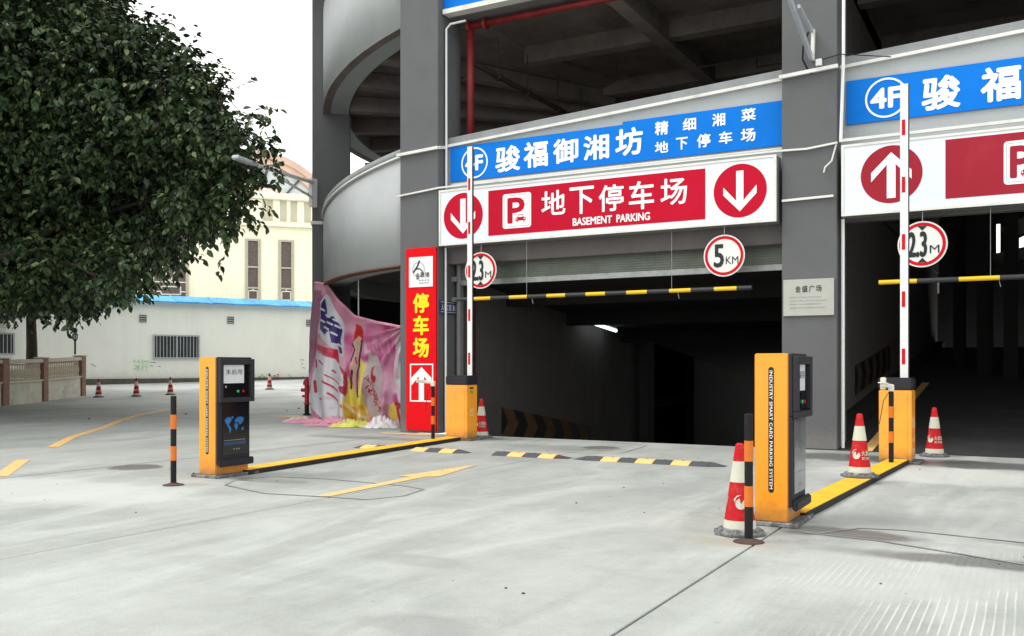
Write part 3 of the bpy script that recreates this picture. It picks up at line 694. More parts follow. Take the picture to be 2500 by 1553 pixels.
# ================================================================== SIGNS ON THE FRONT
def arrow_poly(cx, cz, s, up):
    d = 1 if up else -1
    p = [(-.14, -.76), (.14, -.76), (.14, .38), (.64, -.17), (.64, .14), (0, .79), (-.64, .14), (-.64, -.17), (-.14, .38)]
    return [(cx+a*s, cz+b*s*d) for a, b in p]
def parking_box(t, x0, x1, z0, z1, y, crim):
    MB().prism(rrect(x0, x1, z0, z1, .05), lambda a, b: (a, y, b), lambda a, b: (a, y-.004, b)).build('parking_symbol_plate', M_PRINTW, t)
    m = MB(); w = x1-x0; h = z1-z0
    # thin outline
    q0 = rrect(x0+.03, x1-.03, z0+.03, z1-.03, .035); q1 = rrect(x0+.036, x1-.036, z0+.036, z1-.036, .03); n_ = len(q0)
    m.add([(a, y-.006, b) for a, b in q0]+[(a, y-.006, b) for a, b in q1], [(i, (i+1) % n_, n_+(i+1) % n_, n_+i) for i in range(n_)])
    m.build('outline', M_GREY, t)
    m = MB(); text(m, 'P', wall_rect(x0+w*.17, x0+w*.78, z0+h*.14, z0+h*.88, y-.007), .035)
    m.build('letter_p', crim, t)
    cx0, cx1, cz = x0+w*.46, x0+w*.82, z0+h*.16
    m = MB()
    m.prism(rrect(cx0-.012, cx1+.012, cz-.012, cz+h*.25, .02), lambda a, b: (a, y-.008, b), lambda a, b: (a, y-.0085, b)); m.build('car_ground', M_PRINTW, t)
    m = MB(); cw_ = cx1-cx0
    body = [(0,.05),(.12,.05),(.12,0),(.22,0),(.22,.05),(.78,.05),(.78,0),(.88,0),(.88,.05),(1,.05),(1,.1),(.97,.15),(.8,.17),(.72,.26),(.28,.26),(.2,.17),(.03,.15),(0,.1)]
    m.add([(cx0+a*cw_, y-.010, cz+b*h*.85) for a, b in body], [tuple(range(len(body)))]); m.build('car_symbol', crim, t)
    m = MB(); m.add([(cx0+a*cw_, y-.0115, cz+b*h*.85) for a, b in ((.26,.175),(.74,.175),(.68,.235),(.32,.235))], [(0,1,2,3)])
    for c in (.14, .86): disc(m, cx0+c*cw_, cz+.11*h*.85, .012, y-.0115, y-.012, 10)
    m.build('car_windows', M_PRINTW, t)

SY = 15.0
B1 = thing('light_box_sign', 'long white light-box sign reading 地下停车场 BASEMENT PARKING with down arrows', 'sign', (-6.7, SY, 3.6), 'light-box signs over the garage entrances')
MB().box(-9.9, -3.55, SY+.004, SY+.34, 3.575, 4.63).build('sign_box', M_STEEL, B1, bevel=.005)
MB().box(-9.86, -3.59, SY-.002, SY+.003, 3.615, 4.59).build('sign_face', M_SIGNW, B1)
fr = MB()
for bx in ((-9.9, -3.55, 3.575, 3.613), (-9.9, -3.55, 4.592, 4.63), (-9.9, -9.862, 3.613, 4.592), (-3.588, -3.55, 3.613, 4.592)):
    fr.box(bx[0], bx[1], SY-.012, SY+.003, bx[2], bx[3])
fr.build('frame', M_TRIM, B1)
MB().box(-8.81, -4.70, SY-.006, SY-.003, 3.695, 4.525).build('crimson_panel', M_CRIM, B1)
for cx in (-9.36, -4.13):
    d_ = disc(MB(), cx, 4.11, .43, SY-.003, SY-.006, 48).build('red_disc', M_CRIM, B1)
    ap = arrow_poly(cx, 4.11, .42, False); MB().add([(a, SY-.009, b) for a, b in ap], [tuple(range(len(ap)))]).build('down_arrow', M_PRINTW, d_)
chars(B1, M_PRINTW, [(ch, px_rect(1000+x0/2.52, 300+y0/2.52, 1000+x1/2.52, 300+y1/2.52, SY, .1, SY-.009)) for ch, x0, y0, x1, y1 in (('地',812,408,960,575),('下',985,385,1135,568),('停',1165,372,1318,552),('车',1350,350,1505,540),('场',1545,332,1708,512))], .016)
m = MB(); q0 = at(1000+1005/2.52, 300+610/2.52, SY); q1 = at(1000+1480/2.52, 300+575/2.52, SY); zc = (q0.z+q1.z)/2
W_ = q1.x-q0.x
text(m, 'BASEMENT', wall_rect(q0.x, q0.x+W_*.52, zc-.068, zc+.068, SY-.009), .03); m.build('word', M_PRINTW, B1); m = MB()
text(m, 'PARKING', wall_rect(q0.x+W_*.575, q1.x, zc-.068, zc+.068, SY-.009), .03); m.build('word', M_PRINTW, B1)
parking_box(B1, at(1228, 515, SY).x, at(1297, 515, SY).x, 3.80, 4.43, SY-.006, M_CRIM)

B2 = thing('light_box_sign', 'white light-box sign with an up arrow over the right entrance', 'sign', (-1, SY, 3.6), 'light-box signs over the garage entrances')
MB().box(-2.57, 3.75, SY+.004, SY+.34, 3.575, 4.66).build('sign_box', M_STEEL, B2, bevel=.005)
MB().box(-2.53, 3.71, SY-.002, SY+.003, 3.615, 4.62).build('sign_face', M_SIGNW, B2)
fr = MB()
for bx in ((-2.57, 3.75, 3.575, 3.613), (-2.57, 3.75, 4.622, 4.66), (-2.57, -2.532, 3.613, 4.622), (3.712, 3.75, 3.613, 4.622)):
    fr.box(bx[0], bx[1], SY-.012, SY+.003, bx[2], bx[3])
fr.build('frame', M_TRIM, B2)
MB().box(-1.125, 2.6, SY-.006, SY-.003, 3.72, 4.575).build('crimson_panel', M_CRIM2, B2)
d_ = disc(MB(), -1.86, 4.15, .43, SY-.003, SY-.006, 48).build('red_disc', M_CRIM2, B2)
ap = arrow_poly(-1.86, 4.13, .44, True); MB().add([(a, SY-.009, b) for a, b in ap], [tuple(range(len(ap)))]).build('up_arrow', M_PRINTW, d_)
parking_box(B2, -.375, .08, 3.85, 4.46, SY-.006, M_CRIM2)

YS = YB-.035
def blue_banner(label, x0, x1, z0, z1, step=None):
    t = thing('shop_banner', label, 'banner', (x0, YS, z0), 'blue restaurant banners on the parapet')
    if step: p = [(x0, z0), (x1, z0), (x1, z1), (step, z1), (step, z1-.05), (x0, z1-.05)]
    else: p = [(x0, z0), (x1, z0), (x1, z1), (x0, z1)]
    MB().prism(p, lambda a, b: (a, YS, b), lambda a, b: (a, YS+.02, b)).build('banner_sheet', M_BLUE, t)
    return t
N1 = blue_banner('blue banner reading 4F 骏福御湘坊 above the basement parking sign', -9.88, -3.49, 4.85, 5.57, -6.3)
IT = []
for ch, x0, y0, x1, y1 in (('骏',632,855,780,1030),('福',800,830,945,1005),('御',975,812,1125,980),('湘',1155,790,1308,960),('坊',1345,748,1508,935)):
    IT.append((ch, px_rect(950+x0/2.434, y0/2.434, 950+x1/2.434, y1/2.434, YS, .14, YS-.005)))
chars(N1, M_PRINTW, IT, .030); IT = []
for ch, x0, y0, x1, y1 in (('精',1580,715,1660,808),('细',1745,695,1825,780),('湘',1920,668,1998,755),('菜',2093,638,2180,725),
                           ('地',1580,835,1660,915),('下',1705,812,1775,895),('停',1830,790,1910,882),('车',1960,775,2040,862),('场',2090,757,2178,848)):
    IT.append((ch, px_rect(950+x0/2.434, y0/2.434, 950+x1/2.434, y1/2.434, YS, .14, YS-.005)))
chars(N1, M_PRINTW, IT, .026); m = MB()
c1 = at(950+508/2.434, 968/2.434, YS)
ring(m, c1.x, c1.z, .265, .295, YS-.005, YS-.007, 48); m.build('ring', M_PRINTW, N1); m = MB()
text(m, '4F', wall_rect(c1.x-.21, c1.x+.19, c1.z-.15, c1.z+.15, YS-.005), .045)
m.build('lettering', M_PRINTW, N1)
N2 = blue_banner('blue banner reading 4F 骏福 above the up-arrow sign', -2.56, 3.8, 5.05, 5.73)
chars(N2, M_PRINTW, [(ch, px_rect(1850+x0/3.0246, y0/3.0246, 1850+x1/3.0246, y1/3.0246, YS, .12, YS-.005)) for ch, x0, y0, x1, y1 in (('骏',1210,540,1498,825),('福',1645,470,1945,765))]
      + [(ch, wall_rect(.62+k*.95, 1.12+k*.95, 5.15, 5.63, YS-.005)) for k, ch in enumerate('御湘坊')], .032); m = MB()
c1 = at(1850+948/3.0246, 722/3.0246, YS)
ring(m, c1.x, c1.z, .275, .305, YS-.005, YS-.007, 48); m.build('ring', M_PRINTW, N2); m = MB()
text(m, '4F', wall_rect(c1.x-.23, c1.x+.22, c1.z-.16, c1.z+.16, YS-.005), .045)
m.build('lettering', M_PRINTW, N2)
N3 = thing('upper_banner', 'light blue banner at the top edge beside the red pipe', 'banner', (-9.9, 15.3, 8.15))
MB().box(-9.98, -3.5, 15.28, 15.31, 8.17, 9.3).build('banner_sheet', M_BLUE, N3)
m = MB()
for k in range(4):
    pts = [(-9.85+.05*k+1.1*math.sin(i/12*1.3)*1.2, 8.9-.13*k-.62*math.sin(i/12*PI/2)+(.35*(i/12)**2)) for i in range(13)]
    for (xa, za), (xb, zb) in zip(pts[:-1], pts[1:]):
        m.add([(xa, 15.277-.0008*k, za), (xb, 15.277-.0008*k, zb), (xb, 15.277-.0008*k, zb+.07), (xa, 15.277-.0008*k, za+.04)], [(0,1,2,3)])
m.build('swirl_print', M_LBLUE, N3)
MB().box(-9.95, -3.5, 15.20, 15.42, 8.06, 8.15).build('lamp_rail', M_TRIM, N3)

# red board on the left pillar
RB = thing('pillar_board', 'tall red board reading 停车场 with an up arrow on the left pillar', 'sign', (-10.36, 15.07, 0.05))
MB().box(-10.70, -10.0, 15.045, 15.095, .05, 3.575).build('board', M_RED, RB, bevel=.004)
z1, z0 = 3.37, 2.85
MB().box(-10.62, -10.07, 15.036, 15.043, 2.82, 3.40).build('logo_panel', M_PRINTW, RB)
m = MB(); ring(m, -10.40, 3.16, .12, .155, 15.034, 15.035, 30); m.build('logo_ring', mat('pale_grey_print', (0.52, 0.53, 0.54), .6), RB)
m = MB()
for pts, w in (([(-10.37, 3.33), (-10.42, 3.22), (-10.52, 3.10)], .035), ([(-10.45, 3.17), (-10.36, 3.17), (-10.30, 3.11), (-10.31, 3.09)], .024)):
    for (xa, za), (xb, zb) in zip(pts[:-1], pts[1:]):
        d = Vector((xb-xa, zb-za)).normalized(); n_ = Vector((-d.y, d.x))*w/2
        m.add([(xa+n_.x, 15.031, za+n_.y), (xb+n_.x, 15.031, zb+n_.y), (xb-n_.x, 15.031, zb-n_.y), (xa-n_.x, 15.031, za-n_.y)], [(0,1,2,3)])
text(m, '金', wall_rect(-10.46, -10.37, 2.97, 3.10, 15.030), .01)
text(m, '晟猪', wall_rect(-10.36, -10.14, 3.00, 3.10, 15.030), .008)
m.build('logo_strokes', M_BLACK, RB)
m = MB()
for k in range(4): m.box(-10.38+.065*k, -10.345+.065*k, 15.031, 15.033, 2.93, 2.96)
m.box(-10.38, -10.15, 15.031, 15.033, 2.885, 2.90); m.build('logo_small_print', M_GREY, RB)
chars(RB, M_YTXT, [(ch, wall_rect(-10.53, -10.16, zc-.19, zc+.19, 15.040)) for ch, zc in zip('停车场', (2.51, 2.08, 1.65))], .034)
m = MB()
for bx in ((-10.60, -10.06, 1.315, 1.34), (-10.60, -10.06, .605, .63), (-10.60, -10.575, .63, 1.315), (-10.085, -10.06, .63, 1.315)):
    m.box(bx[0], bx[1], 15.038, 15.043, bx[2], bx[3])
ap = [(-.06, -.35), (.06, -.35), (.06, .13), (.235, -.05), (.235, .1), (0, .31), (-.235, .1), (-.235, -.05), (-.06, .13)]
m.add([(-10.33+a, 15.036, .965+b) for a, b in ap], [tuple(range(9))])
m.build('framed_arrow', M_PRINTW, RB)
# small navy plate on the pillar's inner side
NP = thing('navy_plate_sign', 'small navy plate lettered 人防工程 on the pillar side by the shutter guide', 'sign', (-9.98, 15.45, 2.3))
MB().box(-9.988, -9.97, 15.14, 15.72, 2.30, 2.56).build('plate', M_BLUEPL, NP)
m = MB(); text(m, '人防工程', side_rect(15.18, 15.53, 2.37, 2.49, -9.966), .01)
for z in (2.335, 2.525): m.box(-9.9665, -9.9655, 15.16, 15.70, z, z+.008)
m.box(-9.9665, -9.9655, 15.56, 15.565, 2.36, 2.50); m.box(-9.9665, -9.9655, 15.69, 15.695, 2.36, 2.50); m.box(-9.9665, -9.9655, 15.61, 15.64, 2.38, 2.48)
m.build('lettering', M_PRINTW, NP)

# round limit signs
def round_sign(cx, cz, label, big, unit, tri):
    y = 15.08
    t = thing('round_limit_sign', label, 'road sign', (cx, y, cz), 'round limit signs hung over the entrances')
    disc(MB(), cx, cz, .34, y, y-.012, 48).build('disc', M_ROUND, t)
    m = MB(); ring(m, cx, cz, .272, .318, y-.013, y-.016, 48); m.build('red_ring', M_RINGR, t)
    m = MB(); text(m, big, wall_rect(*((cx-.20, cx+.065) if tri else (cx-.17, cx+.0)), cz-.19, cz+.19, y-.017), .028)
    text(m, unit, wall_rect(*((cx+.10, cx+.23) if tri else (cx+.03, cx+.235)), cz-.14, cz-.02, y-.017), .002)
    if tri:
        for s_ in (1, -1): m.add([(cx-.065, y-.0175, cz+s_*.268), (cx+.065, y-.0175, cz+s_*.268), (cx, y-.0175, cz+s_*.20)], [(0,1,2)])
    m.build('lettering', M_BLACK, t)
    MB().tube([(cx, y+.01, cz+.33), (cx, y+.01, 3.58)], .008, 5).build('hanger', M_STEEL, t)
round_sign(-9.02, 3.075, 'round 2.3 M height limit sign left of the basement entrance', '2.3', 'M', True)
round_sign(-4.41, 3.09, 'round 5 KM speed limit sign right of the basement entrance', '5', 'KM', False)
round_sign(-1.44, 3.09, 'round 2.3 M height limit sign over the right entrance', '2.3', 'M', True)
def height_bar(x0, x1, label, ph):
    y = 15.05; z = 2.55
    t = thing('height_bar', label, 'height bar', (x0, y, z), 'hanging height bars')
    L_ = (x1-x0)/15 if ph == 0 else .53; x = x0; k = ph
    while x < x1-.01:
        e = min(x+L_*(1.0 if k % 2 else 1.05), x1)
        MB().tube([(x+.001, y, z), (e-.001, y, z)], .034 if k % 2 else .038, 10).build('yellow_segment' if k % 2 else 'black_segment', M_BAR_Y if k % 2 else M_BAR_K, t, smooth=False)
        x = e; k += 1
    n_ = 3
    for c in ((x0+(x1-x0)*.27), (x0+(x1-x0)*.76)):
        MB().tube([(c, y, z), (c, y, 3.57)], .004, 4).build('hanging_wire', M_GALV, t)
        MB().tube([(c+.1, y, z), (c+.13, y, z-.13)], .005, 4).build('loose_wire_end', M_GALV, t)
height_bar(-9.55, -3.95, 'black and yellow height bar hanging across the basement entrance', 0)
height_bar(-2.04, 3.5, 'black and yellow height bar hanging across the right entrance', 1)

# ================================================================== TICKET MACHINES
def ticket_machine(x0, y0, label, glare=False):
    w, d, H = .27, .52, 1.40                 # w across (X), d along Y, screen side looks +X
    t = thing('ticket_machine', label, 'ticket machine', (x0, y0, 0), 'orange parking ticket machines')
    X = lambda a: x0+a; Y = lambda a: y0+a
    MB().box(X(-.09), X(w+.08), Y(-.04), Y(d+.10), 0, .035).build('plinth', M_CONEB, t, bevel=.006)
    MB().box(X(0), X(w), Y(0), Y(d), .035, H).build('cabinet', M_ORANGE, t, bevel=.008, seg=2)
    MB().box(X(w+.001), X(w+.035), Y(-.002), Y(d+.02), .60+.29, H+.001).build('head_surround', M_CHAR, t, bevel=.008)
    MB().box(X(w+.001), X(w+.03), Y(-.001), Y(d-.01), .16, .889).build('front_panel', M_CHAR, t, bevel=.005)
    f = MB().box(X(w+.036), X(w+.085), Y(-.0), Y(.045), .93, H-.02); f.box(X(w+.036), X(w+.085), Y(d-.045), Y(d+.02), .93, H-.02)
    f.box(X(w+.036), X(w+.085), Y(.046), Y(d-.046), H-.085, H-.02); f.box(X(w+.036), X(w+.085), Y(.0), Y(d+.02), .875, .929)
    f.build('screen_frame', M_CHAR, t, bevel=.006)
    MB().box(X(w+.036), X(w+.046), Y(.046), Y(d-.046), .93, H-.086).build('screen', M_GLASS, t)
    MB().box(X(w+.048), X(w+.051), Y(.075), Y(d-.125), 1.095, 1.31).build('paper_notice', M_PAPER, t)
    m = MB(); text(m, '未启用', side_rect(Y(.105), Y(d-.155), 1.195, 1.26, X(w+.0525)), .004); m.build('notice_lettering', M_BLACK, t)
    for k, mm in ((.30, mat('green_button', (0.02, 0.5, 0.15), .4)), (.385, M_RINGR)):
        MB().tube([(X(w+.046), Y(k), 1.0), (X(w+.054), Y(k), 1.0)], .016, 10).build('button', mm, t)
    MB().tube([(X(w+.046), Y(.11), 1.055), (X(w+.052), Y(.11), 1.055)], .014, 8).build('card_mark', M_GREY, t)
    MB().box(X(w+.031), X(w+.036), Y(.075), Y(d-.03), .26, .875).build('lower_glass', mat('glare_grey_glass', (0.16, 0.17, 0.18), 0.18, spec=0.8, var=0.2) if glare else M_GLASS, t)  # grey base colour stands in for the bright ground mirrored in the glass
    # world map print
    if not glare:
     m = MB(); cy, cz, s_ = y0+.25, .615, .42
     for poly in ([(-.36,.12),(-.28,.19),(-.14,.2),(-.08,.12),(-.16,.05),(-.2,-.02),(-.14,-.06),(-.1,-.14),(-.16,-.26),(-.2,-.12),(-.26,-.02),(-.32,.06)],
                 [(-.1,.22),(-.02,.22),(-.04,.15),(-.09,.16)],
                 [(.02,.1),(.1,.18),(.24,.2),(.38,.16),(.34,.06),(.26,.0),(.2,-.03),(.16,.05),(.08,.04),(.03,.04)],
                 [(.02,.01),(.12,.02),(.15,-.06),(.09,-.2),(.04,-.1),(.0,-.06)], [(.28,-.12),(.36,-.1),(.35,-.18),(.28,-.18)]):
        m.add([(x0+w+.0375, cy+a*s_, cz+b*s_) for a, b in poly], [tuple(range(len(poly)))])
     m.build('world_map_print', M_MAP, t)
     MB().box(X(w+.0365), X(w+.0372), Y(.09), Y(.44), .375, .41).build('blue_caption_band', mat('dull_blue_print', (0.02, 0.06, 0.14), .5), t)
    m = MB()
    for k in range(16): m.box(X(w+.0365), X(w+.0375), Y(.10)+k*.021, Y(.112)+k*.021, .425, .433)
    for k in range(3): m.box(X(w+.0365), X(w+.0375), Y(.24+k*.04), Y(.255+k*.04), .315, .33)
    m.build('small_print', M_GREY, t)
    MB().box(X(w+.031), X(w+.075), Y(-.0), Y(d+.02), .13, .215).build('front_lip', M_CHAR, t, bevel=.012, seg=2)
    for a_, b_ in ((-.065, -.02), (w+.05, -.02), (-.065, d+.07), (w+.05, d+.07)):
        MB().lathe([(.012, .0355), (.012, .05)], 6, (X(a_), Y(b_), 0)).build('anchor_bolt', M_RUST, t)
    # lettered slot on the side that faces the yard
    sx = x0+w*.5; MB().prism(rrect(sx-.022, sx+.022, .27, 1.29, .0215, 6), lambda a, b: (a, y0-.002, b), lambda a, b: (a, y0+.003, b)).build('name_slot', M_BLACK, t)
    m = MB(); text(m, 'INDUSTRY SMART CARD PARKING SYSTEM', lambda a, b: (sx-.0125+.025*b, y0-.0045, 1.26-.96*a), .018, 1.05)
    m.build('lettering', M_PRINTW, t)
    return t
ticket_machine(-8.53, 7.85, 'orange ticket machine on the left, screen and notice in view')
ticket_machine(-2.0, 7.70, 'orange ticket machine in the right foreground behind a red cone', True)

# ================================================================== ISLANDS
def island(near, far, w, y0, y1, label):
    t = thing('kerb_island', label, 'kerb', (near, y0, 0), 'yellow kerb strips between ticket machines and barriers')
    p = [(near-w, y0), (near, y0), (far, y1), (far-w, y1)]
    MB().prism(p, lambda a, b: (a, b, 0), lambda a, b: (a, b, .058)).build('kerb_body', M_KERBS, t, bevel=.006)
    n_ = 5
    for k in range(n_):
        a, b = k/n_, (k+1)/n_; xa = near+(far-near)*a; xb = near+(far-near)*b; ya = y0+(y1-y0)*a+.004; yb = y0+(y1-y0)*b-.004
        MB().prism([(xa-w+.012, ya), (xa-.012, ya), (xb-.012, yb), (xb-w+.012, yb)], lambda a, b: (a, b, .0585), lambda a, b: (a, b, .064)).build('yellow_plate', M_KERB, t)
island(-8.17, -8.70, .30, 8.28, 13.85, 'yellow-topped kerb strip running to the left barrier')
island(-1.68, -1.44, .27, 8.15, 13.38, 'yellow-topped kerb strip running to the right barrier with a cone on it')

# ================================================================== BARRIERS
def barrier(x0, y0, w, d, H, label, zt, sticker):
    t = thing('boom_barrier', label, 'barrier', (x0, y0, 0), 'raised boom barriers')
    MB().box(x0+.02, x0+w+.10, y0-.03, y0+d+.12, 0, .03).build('base_plate', M_CONEB, t, bevel=.005)
    MB().box(x0, x0+w, y0, y0+d, .03, H-.165).build('cabinet', M_ORANGE2, t, bevel=.010, seg=2)
    MB().box(x0+.012, x0+w-.055, y0-.006, y0+.002, .06, H-.185).build('door_panel', M_ORANGE2, t, bevel=.003)
    MB().box(x0-.006, x0+w+.006, y0-.006, y0+d+.006, H-.163, H).build('cap', M_CHAR, t, bevel=.018, seg=2)
    MB().tube([(x0+w*.42, y0-.006, H-.26), (x0+w*.42, y0-.016, H-.26)], .012, 8).build('lock', M_TRIM, t)
    bx = x0+w-.115; by = y0+d*(.85 if sticker else .5)
    MB().box(bx-.05, bx+.05, by-.022, by+.022, H-.05, zt).build('boom', M_WHITE, t, bevel=.004)
    MB().box(bx+.051, bx+.062, by-.018, by+.018, H+.0, zt-.01).build('boom_edge_strip', M_CHAR, t)
    z = 1.32
    while z+.22 < zt:
        MB().box(bx-.028, bx+.014, by-.026, by-.022, z, z+.21).build('red_reflector', M_RINGR, t); z += .768
    if sticker:
        MB().box(x0+w+.0005, x0+w+.003, y0+.07, y0+.21, H-.33, H-.20).build('warning_sticker', M_BAR_Y, t)
        m = MB(); m.box(x0+w+.003, x0+w+.004, y0+.075, y0+.205, H-.235, H-.205)
        text(m, '小心', side_rect(y0+.085, y0+.195, H-.315, H-.25, x0+w+.0045), .02); m.build('sticker_print', M_BLACK, t)
        for k in range(4):
            MB().box(x0+w+.001, x0+w+.006, y0+.09, y0+.20, .43+k*.035, .44+k*.035).build('vent_slot', M_TRIM, t)
    return t
barrier(-9.02, 13.88, .44, .34, 1.13, 'raised boom barrier with orange box left of the basement entrance', 5.16, True)
barrier(-1.82, 13.42, .41, .40, 1.14, 'raised boom barrier with orange box before the right entrance', 5.08, False)

# ================================================================== BOLLARDS
def bollard(x, y, zb, H, label, base, camdir=None):
    t = thing('striped_post', label, 'bollard', (x, y, zb), 'black and orange striped posts')
    r = .031
    def seg(a, b, n_, m_, rr): MB().lathe([(rr, zb+a), (rr, zb+b)], 16, (x, y, 0)).build(n_, m_, t)
    seg(0, H, 'post', M_BTN, r)
    s_ = H/.93
    for a, b in ((.59*s_, .74*s_), (.26*s_, .41*s_)): seg(a, b, 'orange_band', M_BAND, r+.002)
    MB().lathe([(r, zb+H), (r*.9, zb+H+.006)], 16, (x, y, 0)).build('top_cap', M_BTN, t)
    if base: MB().lathe([(.115, 0), (.11, .008), (.05, .022), (.034, .03)], 20, (x, y, 0)).build('base_flange', M_RUST, t)
    return t
bollard(-8.19, 7.18, 0, .965, 'striped post in front of the left ticket machine', True)
bollard(-1.84, 6.92, 0, .94, 'striped post in front of the right ticket machine beside a cone', True)
bollard(-8.90, 13.30, .064, .88, 'striped post carrying a small camera by the left barrier', False)
bollard(-1.60, 12.9, .064, .90, 'striped post carrying a small camera by the right barrier', False)
def cctv(x, y, z, dx, dy, label, knot):
    t = thing('cctv_camera', label, 'camera', (x, y, z), 'small cameras on the striped posts')
    MB().box(x-.035, x+.035, y-.03, y+.03, z, z+.09).build('bracket', M_IVORY, t, bevel=.01)
    MB().beam((x, y, z+.07), (x+dx, y+dy, z+.085), .05, .05).build('body', M_IVORY, t, bevel=.01)
    MB().beam((x+dx*.5, y+dy*.5, z+.105), (x+dx*1.15, y+dy*1.15, z+.115), .075, .012).build('sun_hood', M_WHITE, t)
    if knot: MB().box(x-.13, x-.06, y-.03, y+.03, z+.02, z+.18).build('side_mount', M_IVORY, t, bevel=.012)
    MB().tube([(x-.02, y-.02, z), (x-.09, y-.03, z-.12), (x-.11, y-.03, z-.25), (x-.14, y-.03, z-.42)], .005, 5).build('cable', M_BTN, t)
cctv(-8.90, 13.30, .95, -.30, -.06, 'small ivory camera on the post by the left barrier, pointing left', False)
cctv(-1.60, 12.9, .97, -.10, -.12, 'small ivory camera on the post by the right barrier', True)

# ================================================================== TRAFFIC CONES
def cone_r(z): return .125 - (z-.05)/(.70-.05)*(.125-.031)
def make_cone(loc, label, H=.70):
    t = thing('traffic_cone', label, 'traffic cone', (0, 0, 0), 'red and white traffic cones')
    MB().lathe([(.205, 0), (.205, .022), (.19, .032)], 8, (0,0,0)).build('base', M_CONEB, t, bevel=.004)
    MB().lathe([(.165, .0325), (.16, .048), (.14, .052)], 24).build('foot_ring', M_CONEB, t)
    MB().lathe([(cone_r(.052), .052), (cone_r(.69), .69), (.02, .702)], 32).build('body', M_CONE, t, smooth=False)
    for n_, a, b in (('white_band', .405, .565), ('foot_band', .053, .115)):
        MB().lathe([(cone_r(a)+.002, a), (cone_r(b)+.002, b)], 32, cap=False).build(n_, M_CONEW, t)
    # emblem and lettering wrapped round the cone
    def wrap(ang, z, w_, h_):
        def f(a, b):
            zz = z+h_*b; rr = cone_r(zz)+.0035; th = ang+(a-.5)*w_/rr
            return (rr*math.cos(th), rr*math.sin(th), zz)
        return f
    for off in (0, PI):
        m = MB(); f = wrap(off, .20, .10, .10)
        n_ = 14; vs = [f(.5+.42*math.cos(2*PI*k/n_), .45+.42*math.sin(2*PI*k/n_)) for k in range(n_)]
        keep = [k for k in range(n_) if k not in (2, 3, 4)]
        c0 = f(.5, .45)
        for k in range(n_):
            if k in (2, 3): continue
            m.add([c0, vs[k], vs[(k+1) % n_]], [(0,1,2)])
        m.add([f(.05, .5), f(-.05, .8), f(.25, 1.1), f(.55, 1.12), f(.2, .95), f(.1, .75)], [(0,1,2,3,4,5)])
        m.build('emblem', M_CONEW, t); m = MB()
        text(m, '大润发', wrap(off+1.25, .24, .14, .055), .02)
        m.build('brand_characters', M_CONEW, t); m = MB()
        text(m, 'RT-MART', wrap(off+1.25, .195, .135, .032), .02)
        m.build('brand_letters', M_CONEW, t)
    return t
proto = make_cone(None, 'red and white traffic cone beside the right ticket machine')
c_face = math.atan2(-7.2, 1.9)            # direction towards the yard
proto.location = (-1.99, 7.22, 0); proto.rotation_euler = (0, 0, c_face+.1)
for (x, y, z, lab, rz, sc) in (
    (-1.70, 11.05, .065, 'red and white cone standing on the right yellow kerb strip', c_face-.45, 1.0),
    (-1.25, 14.75, 0, 'red and white cone behind the right barrier box', c_face-.75, 1.0),
    (-8.72, 14.6, 0, 'red and white cone behind the left barrier box', c_face-.8, 1.0),
    (-30.78, 23.46, .11, 'far cone nearest the balustrade, leftmost of three', c_face, 1.0),
    (-29.93, 24.47, .13, 'far cone in the middle of the row of three', c_face, 1.0),
    (-29.58, 25.78, .16, 'far cone right of the row of three, above the left striped post', c_face, 1.0),
    (-28.73, 30.35, .28, 'far cone standing alone right of the left ticket machine', c_face, 1.0)):
    copy_thing(proto, (x, y, z), lab, rz, sc)

# ================================================================== SPEED BUMPS
def hump(x0, n_, first, label, capL=True, capR=True, broken=False):
    y0, y1 = 11.78, 12.13; u_ = .25
    t = thing('speed_bump', label, 'speed bump', (x0, y0, 0), 'rubber speed bumps before the basement ramp')
    prof = [(y0, 0.002), (y0+.05, .022), (y0+.12, .044), (y0+.175, .05), (y0+.23, .044), (y1-.05, .022), (y1, .002)]
    def section(xa, xb, m_, name, s0=1.0, s1=1.0):
        mid = (y0+y1)/2
        vs = [(xa, mid+(y-mid)*(.45+.55*s0), max(.002, z*s0)) for y, z in prof]+[(xb, mid+(y-mid)*(.45+.55*s1), max(.002, z*s1)) for y, z in prof]
        k = len(prof)
        fs = [(i, i+1, k+i+1, k+i) for i in range(k-1)]+[tuple(range(k)), tuple(range(2*k-1, k-1, -1)), (0, k, 2*k-1, k-1)]
        o = MB().add(vs, fs).build(name, m_, t)
        return o
    x = x0
    if capL: section(x-.20, x-.003, M_RUBG, 'end_cap', .05, 1)
    for k in range(n_):
        y_ = (k % 2 == 0) == (first == 'y')
        s = section(x+.003, x+u_-.003, M_RUBY if y_ else M_RUBG, 'yellow_section' if y_ else 'grey_section')
        MB().lathe([(.017, .0505), (.017, .0525)], 10, (x+u_/2, y0+.175, 0)).build('bolt', M_BTN, s)
        x += u_
    if capR: section(x+.003, x+.20, M_RUBG if not broken else M_RUST, 'end_cap', 1 if not broken else .8, .05)
hump(-9.28, 2, 'y', 'short two-section speed bump left of the kerb strip')
hump(-8.30, 3, 'y', 'three-section speed bump just right of the left kerb strip', capL=False)
hump(-6.88, 4, 'g', 'four-section speed bump with a broken brown end', broken=True, capL=False)
hump(-5.42, 7, 'g', 'longest speed bump, seven sections, nearest the right ticket machine')

